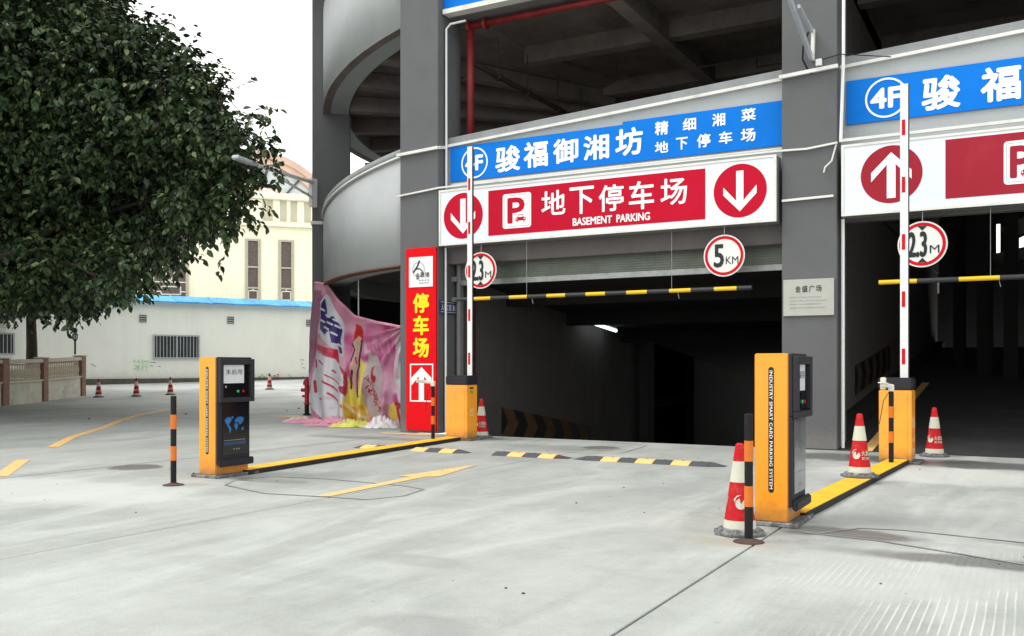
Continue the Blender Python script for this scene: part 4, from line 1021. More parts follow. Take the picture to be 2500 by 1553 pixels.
# ================================================================== ARM LAMPS ON PILLARS
def arm_lamp_left():
    t = thing('arm_floodlight', 'white arm floodlight reaching into the tree from the corner pillar', 'lamp', atz(765, 443, 23.2))
    a, b = atz(765, 446, 23.2), atz(622, 402, 19.6)
    MB().tube([a, b], .045, 8).build('arm', M_WHITE, t)
    MB().tube([atz(765, 484, 23.2), atz(668, 425, 20.7)], .03, 8).build('strut', M_WHITE, t)
    e = atz(572, 383, 18.9); d = (e-b).normalized()
    MB().beam(b-d*.05, e, .17, .09).build('lamp_head', M_ALU, t, bevel=.03)
    MB().box(a.x-.06, a.x+.04, a.y-.1, a.y+.1, a.z-.6, a.z+.1).build('mount', M_WHITE, t)
arm_lamp_left()
t = thing('arm_floodlight', 'grey arm lamp bracket projecting from the pillar between the entrances', 'lamp', (-3.05, 15.08, 6.2))
pb = at(1983, 146, 15.03); pt = at(1985, 72, 15.03)
MB().beam((pb.x, 15.07, pb.z), (pb.x+.01, 15.07, pt.z), .05, .10).build('wall_plate', M_TRIM, t)
e1 = at(1922, -18, 13.2)
MB().beam((pb.x-.02, 15.02, pb.z+.05), (e1.x, e1.y, e1.z), .05, .11).build('arm', M_ALU, t)
MB().beam((pb.x, 15.02, pt.z-.02), (e1.x+.06, e1.y+.45, e1.z-.05), .04, .05).build('strut', M_ALU, t)
MB().beam((e1.x-.02, e1.y-.1, e1.z+.06), (e1.x-.25, e1.y-.8, e1.z+.4), .26, .12).build('lamp_head', M_ALU, t, bevel=.02)
MB().box(pb.x+.05, pb.x+.14, 15.03, 15.095, pb.z-.1, pb.z+.0).build('junction_box', M_WHITE, t)
MB().tube([(pb.x-.03, 14.9, pb.z+.40), (pb.x-.12, 14.95, pb.z+.2), (pb.x-.14, 15.0, pb.z+.02), (pb.x-.08, 15.06, pb.z-.12), (pb.x-.02, 15.07, pb.z-.2)], .014, 6).build('cable', M_BTN, t)

# ================================================================== HYDRANT
hx, hy = cw(-5.40, 24.8).x, cw(-5.40, 24.8).y
t = thing('fire_hydrant', 'red fire hydrant on a black foot at the left end of the cloth', 'fire hydrant', (hx, hy, 0))
MB().lathe([(.10, 0), (.10, .03), (.06, .05), (.06, .28)], 16, (hx, hy, 0)).build('foot', M_BTN, t)
MB().lathe([(.085, .28), (.085, .31), (.06, .33), (.06, .78), (.10, .80), (.10, .84), (.085, .90), (.05, .95), (.03, .96), (.03, 1.0)], 16, (hx, hy, 0)).build('barrel', M_HYD, t)
r_ = cw(1, 0)
for s_ in (-1, 1):
    MB().tube([(hx+r_.x*.05*s_, hy+r_.y*.05*s_, .66), (hx+r_.x*.15*s_, hy+r_.y*.15*s_, .66)], .05, 10).build('outlet', M_HYD, t)
MB().tube([(hx-r_.x*.04, hy-r_.y*.04, .5), (hx-r_.x*.12, hy-r_.y*.12, .5)], .035, 10).build('outlet', M_HYD, t)

# ================================================================== CLOTH BANNER
def poly_in(X, Y, poly):
    ins = np.zeros(X.shape, bool); n_ = len(poly); j = n_-1
    for i in range(n_):
        xi, yi = poly[i]; xj, yj = poly[j]
        c = ((yi > Y) != (yj > Y)) & (X < (xj-xi)*(Y-yi)/((yj-yi) or 1e-9)+xi); ins ^= c; j = i
    return ins
def seg_in(X, Y, pts, w):
    r_ = np.zeros(X.shape, bool)
    for (xa, ya), (xb, yb) in zip(pts[:-1], pts[1:]):
        dx, dy = xb-xa, yb-ya; tt = np.clip(((X-xa)*dx+(Y-ya)*dy)/(dx*dx+dy*dy+1e-9), 0, 1)
        r_ |= (X-xa-tt*dx)**2+(Y-ya-tt*dy)**2 < w*w
    return r_
def vnoise(X, Y, s, seed):
    r_ = np.random.default_rng(seed).random((64, 64)); x, y = X/s, Y/s
    xi, yi = np.floor(x).astype(int), np.floor(y).astype(int); fx, fy = x-xi, y-yi
    fx = fx*fx*(3-2*fx); fy = fy*fy*(3-2*fy); g_ = lambda a, b: r_[a % 64, b % 64]
    return (g_(xi, yi)*(1-fx)+g_(xi+1, yi)*fx)*(1-fy)+(g_(xi, yi+1)*(1-fx)+g_(xi+1, yi+1)*fx)*fy
def print_colour(X, Y):                   # X 80..1000, Y 0..1400 across the sheet
    C = np.zeros(X.shape+(3,)); C[:] = (.68, .30, .44)
    def put(mask, col, a=1.0):
        a = np.where(mask, a, 0)[..., None] if not isinstance(a, np.ndarray) else (mask*a)[..., None]
        C[:] = C*(1-a)+np.array(col)*a
    al = np.ones(X.shape, bool)
    put(al, (.82, .68, .74), np.clip(vnoise(X, Y, 150, 1)*1.5-.35, 0, 1))
    put(al, (.58, .06, .30), np.clip(vnoise(X, Y, 90, 2)*2.4-1.15, 0, .9))
    put((X < 190-Y*.12) & (Y < 900), (.33, .17, .24), .85)
    put(poly_in(X, Y, [(215,110),(250,130),(400,420),(400,720),(370,720),(330,650),(225,650),(150,500),(160,190)]), (.72, .72, .78))
    put(poly_in(X, Y, [(205,150),(235,280),(230,350),(300,330),(380,470),(360,560),(385,690),(350,690),(325,600),(275,590),(262,470),(215,520),(155,460),(165,210)]), (.05, .03, .22))
    for k in range(9):
        cx, cy = ((185,265),(245,330),(265,400),(300,500),(335,430),(235,450),(350,610),(190,380),(320,370))[k]
        put(seg_in(X, Y, [(cx-22, cy-8), (cx+20, cy+14)], 9), (.75, .75, .80))
    put(poly_in(X, Y, [(130,540),(170,540),(290,650),(300,690),(130,640)]), (.72, .42, .46))
    put(poly_in(X, Y, [(120,665),(140,700),(330,760),(420,880),(405,1080),(440,1230),(400,1345),(250,1360),(150,1340),(85,1200),(92,900)]), (.74, .74, .78))
    put(poly_in(X, Y, [(128,610),(230,640),(330,655),(355,800),(290,740),(230,720),(125,665)]), (.62, .02, .08))
    put(poly_in(X, Y, [(350,800),(425,870),(430,1000),(415,1090),(340,1030),(345,1000),(400,1000),(400,900)]), (.52, .03, .11))
    for a, b in (((150,775),(200,805)),((115,770),(115,840)),((275,860),(310,880)),((225,905),(345,985)),((200,965),(335,1060)),((245,1080),(340,1160)),((145,1150),(170,1158)),((105,980),(115,1090)),((355,1280),(420,1370)),((380,1180),(430,1240))):
        put(seg_in(X, Y, [a, b], 9 if a[0] != 225 else 6), (.58, .03, .10))
    put(poly_in(X, Y, [(565,725),(612,800),(585,920),(572,1010),(600,1150),(640,1290),(600,1390),(430,1370),(385,1170),(430,1060),(430,900),(470,1000),(540,1090),(550,860)]), (.80, .70, .16))
    put(poly_in(X, Y, [(395,1170),(520,1210),(570,1160),(640,1290),(600,1390),(430,1370)]), (.86, .36, .06), np.clip(vnoise(X, Y, 60, 5)*1.8-.3, 0, 1))
    put(seg_in(X, Y, [(390,1140),(470,1240),(600,1290)], 14), (.88, .80, .55))
    put(poly_in(X, Y, [(515,400),(560,420),(595,500),(590,600),(540,520),(480,590)]), (.60, .03, .03))
    put(poly_in(X, Y, [(475,590),(540,510),(575,540),(560,690),(545,780),(510,900),(505,1100),(440,830),(480,700)]), (.72, .50, .44))
    put(seg_in(X, Y, [(478,590),(490,650),(460,760)], 6), (.10, .02, .02))
    put(seg_in(X, Y, [(570,560),(555,680),(548,790),(520,880),(525,960),(538,1090)], 10), (.06, .02, .02))
    put(seg_in(X, Y, [(462,850),(455,930),(456,1020)], 9), (.06, .02, .02))
    put(seg_in(X, Y, [(505,725),(520,775)], 11), (.55, .03, .05))
    put(poly_in(X, Y, [(640,680),(720,700),(765,780),(765,1320),(700,1330),(640,1270),(585,1080),(600,880)]), (.60, .53, .55))
    put(((X-682)/27)**2+((Y-880)/80)**2 < 1, (.55, .02, .04)); put(((X-695)/14)**2+((Y-850)/40)**2 < 1, (.62, .55, .57))
    put(seg_in(X, Y, [(665,800),(685,775),(705,775)], 8), (.78, .60, .50))
    rr = random.Random(3)
    for k in range(46):
        tt = rr.random(); cx = 610+tt*150+rr.uniform(-35, 35)*.6; cy = 920+tt*300+rr.uniform(-40, 40); an = rr.choice((.3, 1.2, 2.2, 1.8))
        put(seg_in(X, Y, [(cx-16*math.cos(an), cy-16*math.sin(an)), (cx+16*math.cos(an), cy+16*math.sin(an))], 4.5), (.50, .03, .07))
    put(poly_in(X, Y, [(765,720),(830,640),(870,700),(850,1100),(880,1300),(770,1330)]), (.66, .36, .50), .7)
    for k in range(7): put(seg_in(X, Y, [(610+k*38, 520+(k % 3)*40), (640+k*36, 640+(k % 2)*50)], 12), (.60, .10, .34), .6)
    put(poly_in(X, Y, [(900,560),(960,500),(1000,500),(1000,1200),(930,1160),(880,900)]), (.74, .60, .66))
    put(poly_in(X, Y, [(940,620),(1000,620),(1000,1040),(970,1020),(895,930),(960,870),(905,790),(950,760)]), (.74, .74, .78))
    put(poly_in(X, Y, [(960,640),(1000,640),(1000,780),(940,790),(1000,880),(940,930),(1000,980),(1000,990),(955,740)]), (.10, .06, .26))
    put(((X-880)/52)**2+((Y-1215)/85)**2 < 1, (.78, .62, .14))
    put(seg_in(X, Y, [(905,1140),(960,1170),(1000,1190)], 22), (.52, .02, .06)); put(seg_in(X, Y, [(905,1150),(950,1330)], 14), (.52, .02, .06))
    put(Y < 75, (.76, .42, .55), .7)
    put(al, (.45, .38, .40), np.clip(vnoise(X, Y, 45, 9)*1.2-.8, 0, .5))
    return C
def cloth_banner():
    t = thing('printed_cloth_sheet', 'large pink printed cloth sheet hung below the curved parapet, hem heaped on the ground', 'cloth', cw(-4.2, 22, 0))
    N_, M_ = 250, 300
    s_ = np.linspace(0, 1, N_)[None, :].repeat(M_, 0); t_ = np.linspace(0, 1, M_)[:, None].repeat(N_, 1)
    # top edge and hem, measured right / forward / up of the viewpoint
    def interp(knots, s): k = np.array(knots); return np.interp(s, k[:, 0], k[:, 1])
    px_top = interp([(0,767),(.06,772),(.13,796),(.25,828),(.42,866),(.7,920),(1,984)], s_)
    py_top = interp([(0,697),(.06,690),(.13,694),(.25,736),(.35,757),(.42,772),(.7,787),(1,799)], s_)
    z_top = interp([(0,23.2),(.13,22.7),(.5,20.9),(1,19.3)], s_)
    px_bot = interp([(0,764),(.1,776),(.3,815),(.6,880),(1,992)], s_)
    z_bot = interp([(0,24.0),(.12,22.4),(.3,21.2),(.7,20.6),(1,19.6)], s_)
    e = t_**.9
    z = z_top*(1-e)+z_bot*e
    px = px_top*(1-e)+px_bot*e
    bulge = np.sin(PI*np.clip(t_, 0, 1))
    px = px-7*bulge*(1-s_)
    h_top = 1.3+(893-py_top)/2300*z_top
    h = h_top*(1-t_)+(.03)*t_
    x = (px-1250)/2300*z
    # folds: vertical pleats on the left, lines fanning from the right-hand tie
    ph = 34*s_+2.2*np.sin(3*t_)*(1-s_)
    amp = .25*(.30+t_)*(1-s_)**.9
    fold = amp*np.sin(ph)+.05*np.sin(61*s_+4*t_)*(1-s_)*t_
    ang = np.arctan2(t_+.02, 1.04-s_)
    fold += .10*np.sin(ang*21)*np.clip(s_*1.6-.3, 0, 1)*(1-.5*t_)
    fold += .10*np.exp(-((s_-.80)/.03)**2)*t_ - .12*np.exp(-((s_-.50)/.05)**2)*t_
    fold += .03*(vnoise(s_*900, t_*900, 60, 4)-.5)*(1+t_)
    z = z-fold
    wx, wy = CS*x-SN*z, SN*x+CS*z
    X = 80+s_*900; Y = 20+t_*1360
    Xp = np.where(True, (px-740)*3.98, 0); Yt = (py_top-690)*3.98
    Y = Yt+(1345-Yt)*t_
    X = Xp
    col = print_colour(X, Y)**1.25*.80
    vs = np.stack([wx, wy, h], -1).reshape(-1, 3)-np.array(ORG[t.name])
    idx = np.arange(N_*M_).reshape(M_, N_)
    fs = np.stack([idx[:-1,:-1], idx[:-1,1:], idx[1:,1:], idx[1:,:-1]], -1).reshape(-1, 4)
    me = bpy.data.meshes.new('printed_sheet'); me.from_pydata(vs.tolist(), [], fs.tolist()); me.update()
    ca = me.color_attributes.new('print', 'FLOAT_COLOR', 'POINT')
    ca.data.foreach_set('color', np.concatenate([col.reshape(-1, 3), np.ones((N_*M_, 1))], 1).astype('f').ravel())
    for p in me.polygons: p.use_smooth = True
    m = bpy.data.materials.new('printed_cloth'); m.use_nodes = True; n, l = m.node_tree.nodes, m.node_tree.links
    b = n['Principled BSDF']; at_ = n.new('ShaderNodeVertexColor'); at_.layer_name = 'print'; b.inputs['Roughness'].default_value = .5
    l.new(at_.outputs[0], b.inputs['Base Color']); me.materials.append(m)
    o = bpy.data.objects.new('printed_sheet', me); COL.objects.link(o); o.parent = t; ORG[o.name] = ORG[t.name]
    # rolled top hem and ties
    k = [tuple(vs[j]+np.array(ORG[t.name])) for j in range(10, N_, 6)]
    MB().tube(k, .03, 6).build('rolled_edge', M_PINKC, t)
    # heaped hem
    def rag(cx, cz, rx, rz, hh, m_, seed, name='heaped_hem'):
        n1, n2 = 34, 18; R_ = random.Random(seed); a = R_.uniform(0, 6); vs = []; fs = []
        X_, Y_ = np.meshgrid(np.linspace(-1, 1, n1), np.linspace(-1, 1, n2))
        nz = vnoise((X_+3)*200+seed*37, (Y_+3)*200, 70, seed); nz2 = vnoise((X_+3)*200, (Y_+3)*200, 28, seed+9)
        edge = 1-np.clip(np.sqrt(X_**2+Y_**2)*(.8+.5*nz), 0, 1)**2
        nz3 = vnoise((X_+3)*200, (Y_+3)*200, 11, seed+4); H_ = hh*.62*edge*(.12+.8*nz+1.2*np.abs(nz2-.5)*2+.7*nz3)
        for j in range(n2):
            for i in range(n1):
                p = cw(cx+X_[j, i]*rx*(.8+.4*nz[j, i]), cz+Y_[j, i]*rz*(.8+.5*nz2[j, i])); vs.append((p.x, p.y, max(.004, H_[j, i])))
        for j in range(n2-1):
            for i in range(n1-1):
                q_ = (j*n1+i, j*n1+i+1, (j+1)*n1+i+1, (j+1)*n1+i)
                if max(H_.ravel()[list(q_)]) > .012: fs.append(q_)
        MB().add(vs, fs).build(name, m_, t, smooth=True)
    rag(-4.6, 21.6, .7, .35, .12, M_PINKC, 3); rag(-3.9, 20.7, .75, .45, .15, M_PINKC, 5); rag(-3.4, 20.1, .55, .32, .17, M_LIMEC, 8)
    rag(-2.72, 19.7, .40, .22, .24, M_WHITEC, 12); rag(-4.1, 20.9, .35, .2, .10, mat('green_fabric', (0.08, 0.17, 0.10), .8), 15)
    rag(-3.7, 20.3, .5, .2, .07, M_PINKC, 33); rag(-4.9, 22.0, .5, .25, .10, M_WHITEC, 41)
cloth_banner()

# ================================================================== ANNEX: white wall with blue roof edge
aL, aR = cw(-26.0, 40.2), cw(-9.2, 51.2)
ad = (aR-aL).normalized(); an = Vector((ad.y, -ad.x, 0))       # an points towards the yard
AN = thing('white_annex', 'long single-storey white annex with a ragged blue roof edge behind the yard', 'building', tuple(aL))
def awall(px, z_):                        # distance along the wall seen at photo column px
    a_, b_ = ray(px); d = Vector((a_, b_, 0))
    s_ = (aL.x*d.y-aL.y*d.x)/(ad.y*d.x-ad.x*d.y)
    return s_
def apt(s_, off, h): p = aL+ad*s_+an*off; return Vector((p.x, p.y, h))
def az(px):
    p = apt(awall(px, 0), 0, 0); return -SN*p.x+CS*p.y
def ah(px, py, off=0): return 1.3+(893-py)/2300*az(px)
def abox(s0, s1, o0, o1, z0, z1, name, m_, par, bevel=0, dz=0):
    p = [apt(s0, o0, z0), apt(s1, o0, z0+dz), apt(s1, o1, z0+dz), apt(s0, o1, z0), apt(s0, o0, z1), apt(s1, o0, z1+dz), apt(s1, o1, z1+dz), apt(s0, o1, z1)]
    return MB().hexa(p).build(name, m_, par, bevel=bevel)
LEN = (aR-aL).length
hk = lambda s_: .30+.22*s_/LEN            # ground line along the wall
abox(-16, LEN+14, -8, 0, -.3, 4.42, 'wall', M_ANNEX, AN)
abox(-16, LEN+14, 0.005, .14, 0.0, .62, 'plinth', M_PLINTH, AN, dz=0.12)
n_t = 34
for k in range(n_t):                      # blue roof sheets, each a little uneven
    s0 = -2+(LEN+10)*k/n_t; s1 = s0+(LEN+10)/n_t+.12; j = random.uniform(-.02, .02)
    a, b, c, d = apt(s0, .32+j, 4.38+j), apt(s1, .32+j*.5, 4.37-j), apt(s1, -.9, 4.72), apt(s0, -.9, 4.73+j*.3)
    p = [a, b, c, d]; MB().hexa([(q_.x, q_.y, q_.z) for q_ in p]+[(q_.x, q_.y, q_.z+.06+.012*(k % 2)) for q_ in p]).build('roof_sheet', M_TILEB, AN)
for px in (349, 563, 755):
    s_ = awall(px, 0); zc = ah(px, 778 if px < 400 else (782 if px < 600 else 789))
    v_ = abox(s_-.17, s_+.17, -.01, .02, zc-.18, zc+.18, 'vent', M_VENT, AN)
    for k in range(3): abox(s_-.17, s_+.17, .021, .06, zc-.15+k*.115, zc-.10+k*.115, 'vent_slat', M_VENTL, v_)
def barred(pxl, pxr, pyt, pyb, n_):
    s0, s1 = awall(pxl, 0), awall(pxr, 0); z0, z1 = ah((pxl+pxr)/2, pyb), ah((pxl+pxr)/2, pyt)
    w_ = abox(s0, s1, -.02, .012, z0, z1, 'window', M_WINK, AN)
    for q_ in ((s0, s1, z0, z0+.07), (s0, s1, z1-.07, z1), (s0, s0+.07, z0+.071, z1-.071), (s1-.07, s1, z0+.071, z1-.071), ((s0+s1)/2-.04, (s0+s1)/2+.04, z0+.071, z1-.071)):
        abox(q_[0], q_[1], .013, .10, q_[2], q_[3], 'window_frame', M_ALU, w_)
    for k in range(1, n_):
        s_ = s0+(s1-s0)*k/n_; abox(s_-.014, s_+.014, .105, .13, z0+.03, z1-.03, 'window_bar', M_ALU, w_)
barred(373, 487, 818, 876, 14)
barred(-60, 36, 812, 866, 10)
m = MB()
gp = lambda px, py: apt(awall(px, 0), .012, ah(px, py))
def onannex(x0, y0, x1, y1):
    a, b = gp(x0, (y0+y1)/2), gp(x1, (y0+y1)/2); zt, zb_ = ah((x0+x1)/2, y0), ah((x0+x1)/2, y1)
    return lambda u_, v_: (a.x+(b.x-a.x)*u_, a.y+(b.y-a.y)*u_, zb_+(zt-zb_)*v_)
text(m, '↓', onannex(324, 874, 331, 886), 0); text(m, '6.0m', onannex(335, 878, 364, 886), 0); text(m, '冰行', onannex(326, 889, 362, 906), 0)
m.build('green_scrawl', M_GREENP, AN)
m = MB()
for a, b, c, d in ((368,884,380,885),(366,892,374,894),(386,894,392,895),(223,888,234,895),(733,878,742,879),(735,888,740,889),(738,897,745,899)):
    p, q_ = gp(a, b), gp(c, d); m.beam(p, q_, .02, .03)
m.build('grey_scrawl', M_GREY, AN)
for k in range(26):
    px = random.uniform(600, 765); p = gp(px, 917+random.uniform(-3, 3)); r_ = random.uniform(.03, .09)
    MB().beam(p-ad*r_, p+ad*r_+Vector((0,0,random.uniform(-.03,.03))), .015, random.uniform(.03, .07)).build('stuck_flyer', random.choice([M_PINKC, M_LIMEC, MATS['cone_red'], M_GREENP, M_LBLUE]), AN)
abox(awall(-120, 0), awall(20, 0), .01, .3, 3.0, 4.3, 'side_shed_top', M_VENTL, AN)

# ================================================================== CREAM BUILDING
bL = cw(-26, 55); bR = cw(-5, 62); bd = (bR-bL).normalized(); bn = Vector((bd.y, -bd.x, 0))
CB = thing('cream_building', 'tall cream building with latticed windows and an arched fanlight behind the annex', 'building', tuple(bL))
def bs(px):
    a_, b_ = ray(px); return (bL.x*b_-bL.y*a_)/(bd.y*a_-bd.x*b_)
def bpt(s_, off, h): p = bL+bd*s_+bn*off; return Vector((p.x, p.y, h))
def bh(px, py): p = bpt(bs(px), 0, 0); return 1.3+(893-py)/2300*(-SN*p.x+CS*p.y)
def bbox(s0, s1, o0, o1, z0, z1, name, m_, par, bevel=0):
    p = [bpt(s0, o0, z0), bpt(s1, o0, z0), bpt(s1, o1, z0), bpt(s0, o1, z0), bpt(s0, o0, z1), bpt(s1, o0, z1), bpt(s1, o1, z1), bpt(s0, o1, z1)]
    return MB().hexa(p).build(name, m_, par, bevel=bevel)
bt = bh(730, 492)
bbox(-6, bs(840), -12, 0, 0, bh(730, 552), 'wall', M_CREAM, CB)
bbox(-6, bs(840), -12, .05, bh(730, 552), bt, 'parapet', M_CREAM2, CB)
bbox(-6.3, bs(850), -12.4, .45, bt, bt+.38, 'cornice', M_CREAM, CB, bevel=.04)
bbox(-6.2, bs(850), .051, .30, bh(730, 552)-.1, bh(730, 552)+.18, 'string_course', M_CREAM, CB)
s_ = bs(640); k = 0
while s_ < bs(800):
    w = .42 if k % 2 else .22
    bbox(s_, s_+w, .051, .20, bh(730, 552)+.19, bt-.02, 'parapet_rib', M_CREAM, CB); s_ += w+.42; k += 1
bbox(-6, bs(650), .051, .20, bh(730, 552)+.19, bt-.02, 'parapet_rib', M_CREAM, CB)
def lattice_window(pl, pr, pt, pb, wide=False):
    s0, s1 = bs(pl), bs(pr); zt = bh((pl+pr)/2, pt); zb_ = bh((pl+pr)/2, pb)-1.2; f = .11
    w_ = bbox(s0, s1, -.06, .004, zb_, zt, 'window', M_CURT, CB)
    for q_ in ((s0-.06, s0+f, zb_, zt), (s1-f, s1+.06, zb_, zt), (s0+f+.001, s1-f-.001, zt-f, zt)):
        bbox(q_[0], q_[1], .005, .10, q_[2], q_[3], 'window_frame', M_WFRAME, w_)
    if not wide:
        zz = [bh(617, 652), bh(617, 703), bh(617, 738)]
        for z_ in zz: bbox(s0+f+.001, s1-f-.001, .005, .09, z_-.05, z_+.05, 'transom', M_WFRAME, w_)
        c, zc = (s0+s1)/2, (zz[1]+zz[2])/2; a_ = .27
        m_ = MB()
        def lb(sa, sb, za, zb2): m_.hexa([bpt(sa, .02, za), bpt(sb, .02, za), bpt(sb, .07, za), bpt(sa, .07, za), bpt(sa, .02, zb2), bpt(sb, .02, zb2), bpt(sb, .07, zb2), bpt(sa, .07, zb2)])
        t2 = .035
        lb(c-a_, c+a_, zc-a_-t2, zc-a_+t2); lb(c-a_, c+a_, zc+a_-t2, zc+a_+t2); lb(c-a_-t2, c-a_+t2, zc-a_+t2, zc+a_-t2); lb(c+a_-t2, c+a_+t2, zc-a_+t2, zc+a_-t2)
        lb(s0+f, c-a_-t2, zc-t2, zc+t2); lb(c+a_+t2, s1-f, zc-t2, zc+t2); lb(c-t2, c+t2, zz[2]+.05, zc-a_-t2); lb(c-t2, c+t2, zc+a_+t2, zz[1]-.05)
        m_.build('lattice', M_TRIM, w_)
    else:
        m_ = MB(); c = (s0+s1)/2; z1_, z2_, z3_, z4_ = bh(420, 689), bh(420, 700), bh(420, 719), bh(420, 729)
        def ln(a, b, w2=.07): m_.beam(bpt(a[0], .05, a[1]), bpt(b[0], .05, b[1]), .05, w2)
        ln((s0, z1_), (s1, z1_)); ln((s0+.5, z2_), (s1-.4, z2_)); ln((s0+.5, z3_), (s1-.4, z3_)); ln((s0, z4_), (s1, z4_))
        ln((s0+.5, z2_), (s0+.5, z3_)); ln((s1-.4, z2_), (s1-.4, z3_)); ln((c, z1_), (c, z2_)); ln((c, z3_), (c, zb_))
        ln((c, z1_), (c+1.0, z1_+2.2)); ln((c, z1_), (c-1.0, z1_+2.2)); ln((c, z4_), (c+.5, zb_)); ln((c, z4_), (c-.5, zb_)); ln((s1-.4, z2_-.3), (s1, z2_-.3)); ln((s0+.5, z2_-.3), (s0, z2_-.3))
        m_.build('lattice', M_TRIM, w_)
lattice_window(601, 634, 584, 745); lattice_window(682, 715, 587, 747); lattice_window(372, 458, 560, 745, True); lattice_window(455, 489, 582, 745) if False else None
lattice_window(180, 270, 560, 745, True)
# arched fanlight above the cornice
cs_, cz_ = bs(617), bh(640, 556); PXM = (-SN*bpt(bs(650),0,0).x+CS*bpt(bs(650),0,0).y)/2300
off = -2.0
def arch(r0, r1, o0, o1, name, m_, par, n_=40):
    mb = MB(); vs = []; fs = []
    for k in range(n_+1):
        t_ = PI*k/n_; c, s2 = math.cos(t_), math.sin(t_)
        vs += [bpt(cs_+r0*c*1.09, o0, cz_+r0*s2), bpt(cs_+r1*c*1.09, o0, cz_+r1*s2), bpt(cs_+r1*c*1.09, o1, cz_+r1*s2), bpt(cs_+r0*c*1.09, o1, cz_+r0*s2)]
    for k in range(n_):
        for j in range(4): fs.append((4*k+j, 4*k+(j+1) % 4, 4*k+4+(j+1) % 4, 4*k+4+j))
    return mb.add(vs, fs).build(name, m_, par)
p1 = PXM*1.04
arch(182*p1, 197*p1, off-.3, off+.35, 'arch_ring', M_PINK, CB); arch(168*p1, 181.8*p1, off-.3, off+.15, 'arch_ring', M_PINK, CB)
gl = arch(117*p1, 168*p1, off-.3, off-.2, 'fanlight', M_FROST, CB)
arch(112*p1, 119*p1, off-.15, off+.2, 'inner_arch', M_PINK, CB)
for k in range(1, 14):
    t_ = PI*k/14; m = MB().beam(bpt(cs_+118*1.09*p1*math.cos(t_), off-.1, cz_+118*p1*math.sin(t_)), bpt(cs_+168*1.09*p1*math.cos(t_), off-.1, cz_+168*p1*math.sin(t_)), .1, .12)
    m.build('glazing_bar', M_VENT, gl)
for ring_r in (36, 62, 88, 111):          # stepped blocks of the inner half-round
    nb = max(4, ring_r//9)
    for k in range(nb):
        t0, t1 = PI*k/nb+.01, PI*(k+1)/nb-.01; r0, r1 = (ring_r-25)*p1, ring_r*p1-.03
        q_ = [(r0, t0), (r1, t0), (r1, t1), (r0, t1)]; o_ = off+.02*random.random()
        MB().hexa([bpt(cs_+r*math.cos(t), off-.4, cz_+r*math.sin(t)) for r, t in q_]+[bpt(cs_+r*math.cos(t), o_, cz_+r*math.sin(t)) for r, t in q_]).build('facing_block', random.choice([M_PINK, M_PINK, M_CREAM]), CB)

# ================================================================== BALUSTRADE
BX = -16.55
BA = thing('balustrade', 'weathered concrete balustrade with brown piers below the trees', 'balustrade', tuple(cw(BX, 33, 0)))
def bhx(x0, x1, z0, z1, h0, h1, name, m_, par=BA, bevel=0):
    p = [cw(x0, z0), cw(x1, z0), cw(x1, z1), cw(x0, z1)]
    g0 = [rise(q_.x, q_.y) for q_ in p]
    return MB().hexa([(q_.x, q_.y, h0+gg) for q_, gg in zip(p, g0)]+[(q_.x, q_.y, h1+gg) for q_, gg in zip(p, g0)]).build(name, m_, par, bevel=bevel)
piers = [(23.9, 24.3), (27.4, 27.8), (30.5, 30.9), (33.15, 33.5), (36.1, 36.45)]
for a, b in piers:
    bhx(BX-.25, BX+.08, a, b, -.1, 1.52, 'pier', M_PIER, bevel=.02); bhx(BX-.28, BX+.11, a-.03, b+.03, 1.521, 1.56, 'pier_cap', M_BALU)
bal_me = None
for (a, b), (c, d) in zip(piers[:-1], piers[1:]):
    bhx(BX-.14, BX+.02, b+.002, c-.002, -.1, .72, 'panel', M_PANELC); bhx(BX-.19, BX+.07, b+.003, c-.003, .721, .78, 'lower_rail', M_BALU)
    bhx(BX-.19, BX+.07, b+.003, c-.003, 1.37, 1.50, 'top_rail', M_BALU, bevel=.01)
    n_ = int((c-b)/.16)
    for k in range(n_):
        z_ = b+(c-b)*(k+.5)/n_; p = cw(BX-.06, z_)
        if bal_me is None:
            o = MB().lathe([(.05, .782), (.05, .83), (.03, .86), (.055, .97), (.058, 1.04), (.03, 1.2), (.026, 1.28), (.045, 1.33), (.05, 1.368)], 8).build('baluster', M_BALU)
            bal_me = o.data
        else: o = bpy.data.objects.new('baluster', bal_me); COL.objects.link(o)
        o.parent = BA; o.location = Vector((p.x, p.y, rise(p.x, p.y)))-ORG[BA.name]
# small lantern on the last pier
lp = cw(BX-.1, 35.9); gz = rise(lp.x, lp.y)+1.6
t = thing('lantern_post', 'small black lantern on a short post at the end of the balustrade', 'lantern', (lp.x, lp.y, gz))
MB().tube([(lp.x, lp.y, gz), (lp.x, lp.y, gz+.5)], .035, 8).build('post', M_BTN, t)
MB().lathe([(.03, .5), (.07, .55), (.09, .58)], 6, (lp.x, lp.y, gz)).build('lamp_base', M_BTN, t)
MB().lathe([(.075, .581), (.09, .75)], 6, (lp.x, lp.y, gz)).build('lamp_glass', M_FROST, t)
for k in range(6):
    a = 2*PI*(k+.5)/6; MB().beam((lp.x+.08*math.cos(a), lp.y+.08*math.sin(a), gz+.58), (lp.x+.097*math.cos(a), lp.y+.097*math.sin(a), gz+.75), .018, .018).build('lamp_rib', M_BTN, t)
MB().lathe([(.115, .751), (.09, .79), (.03, .84), (.01, .87)], 6, (lp.x, lp.y, gz)).build('lamp_roof', M_BTN, t)

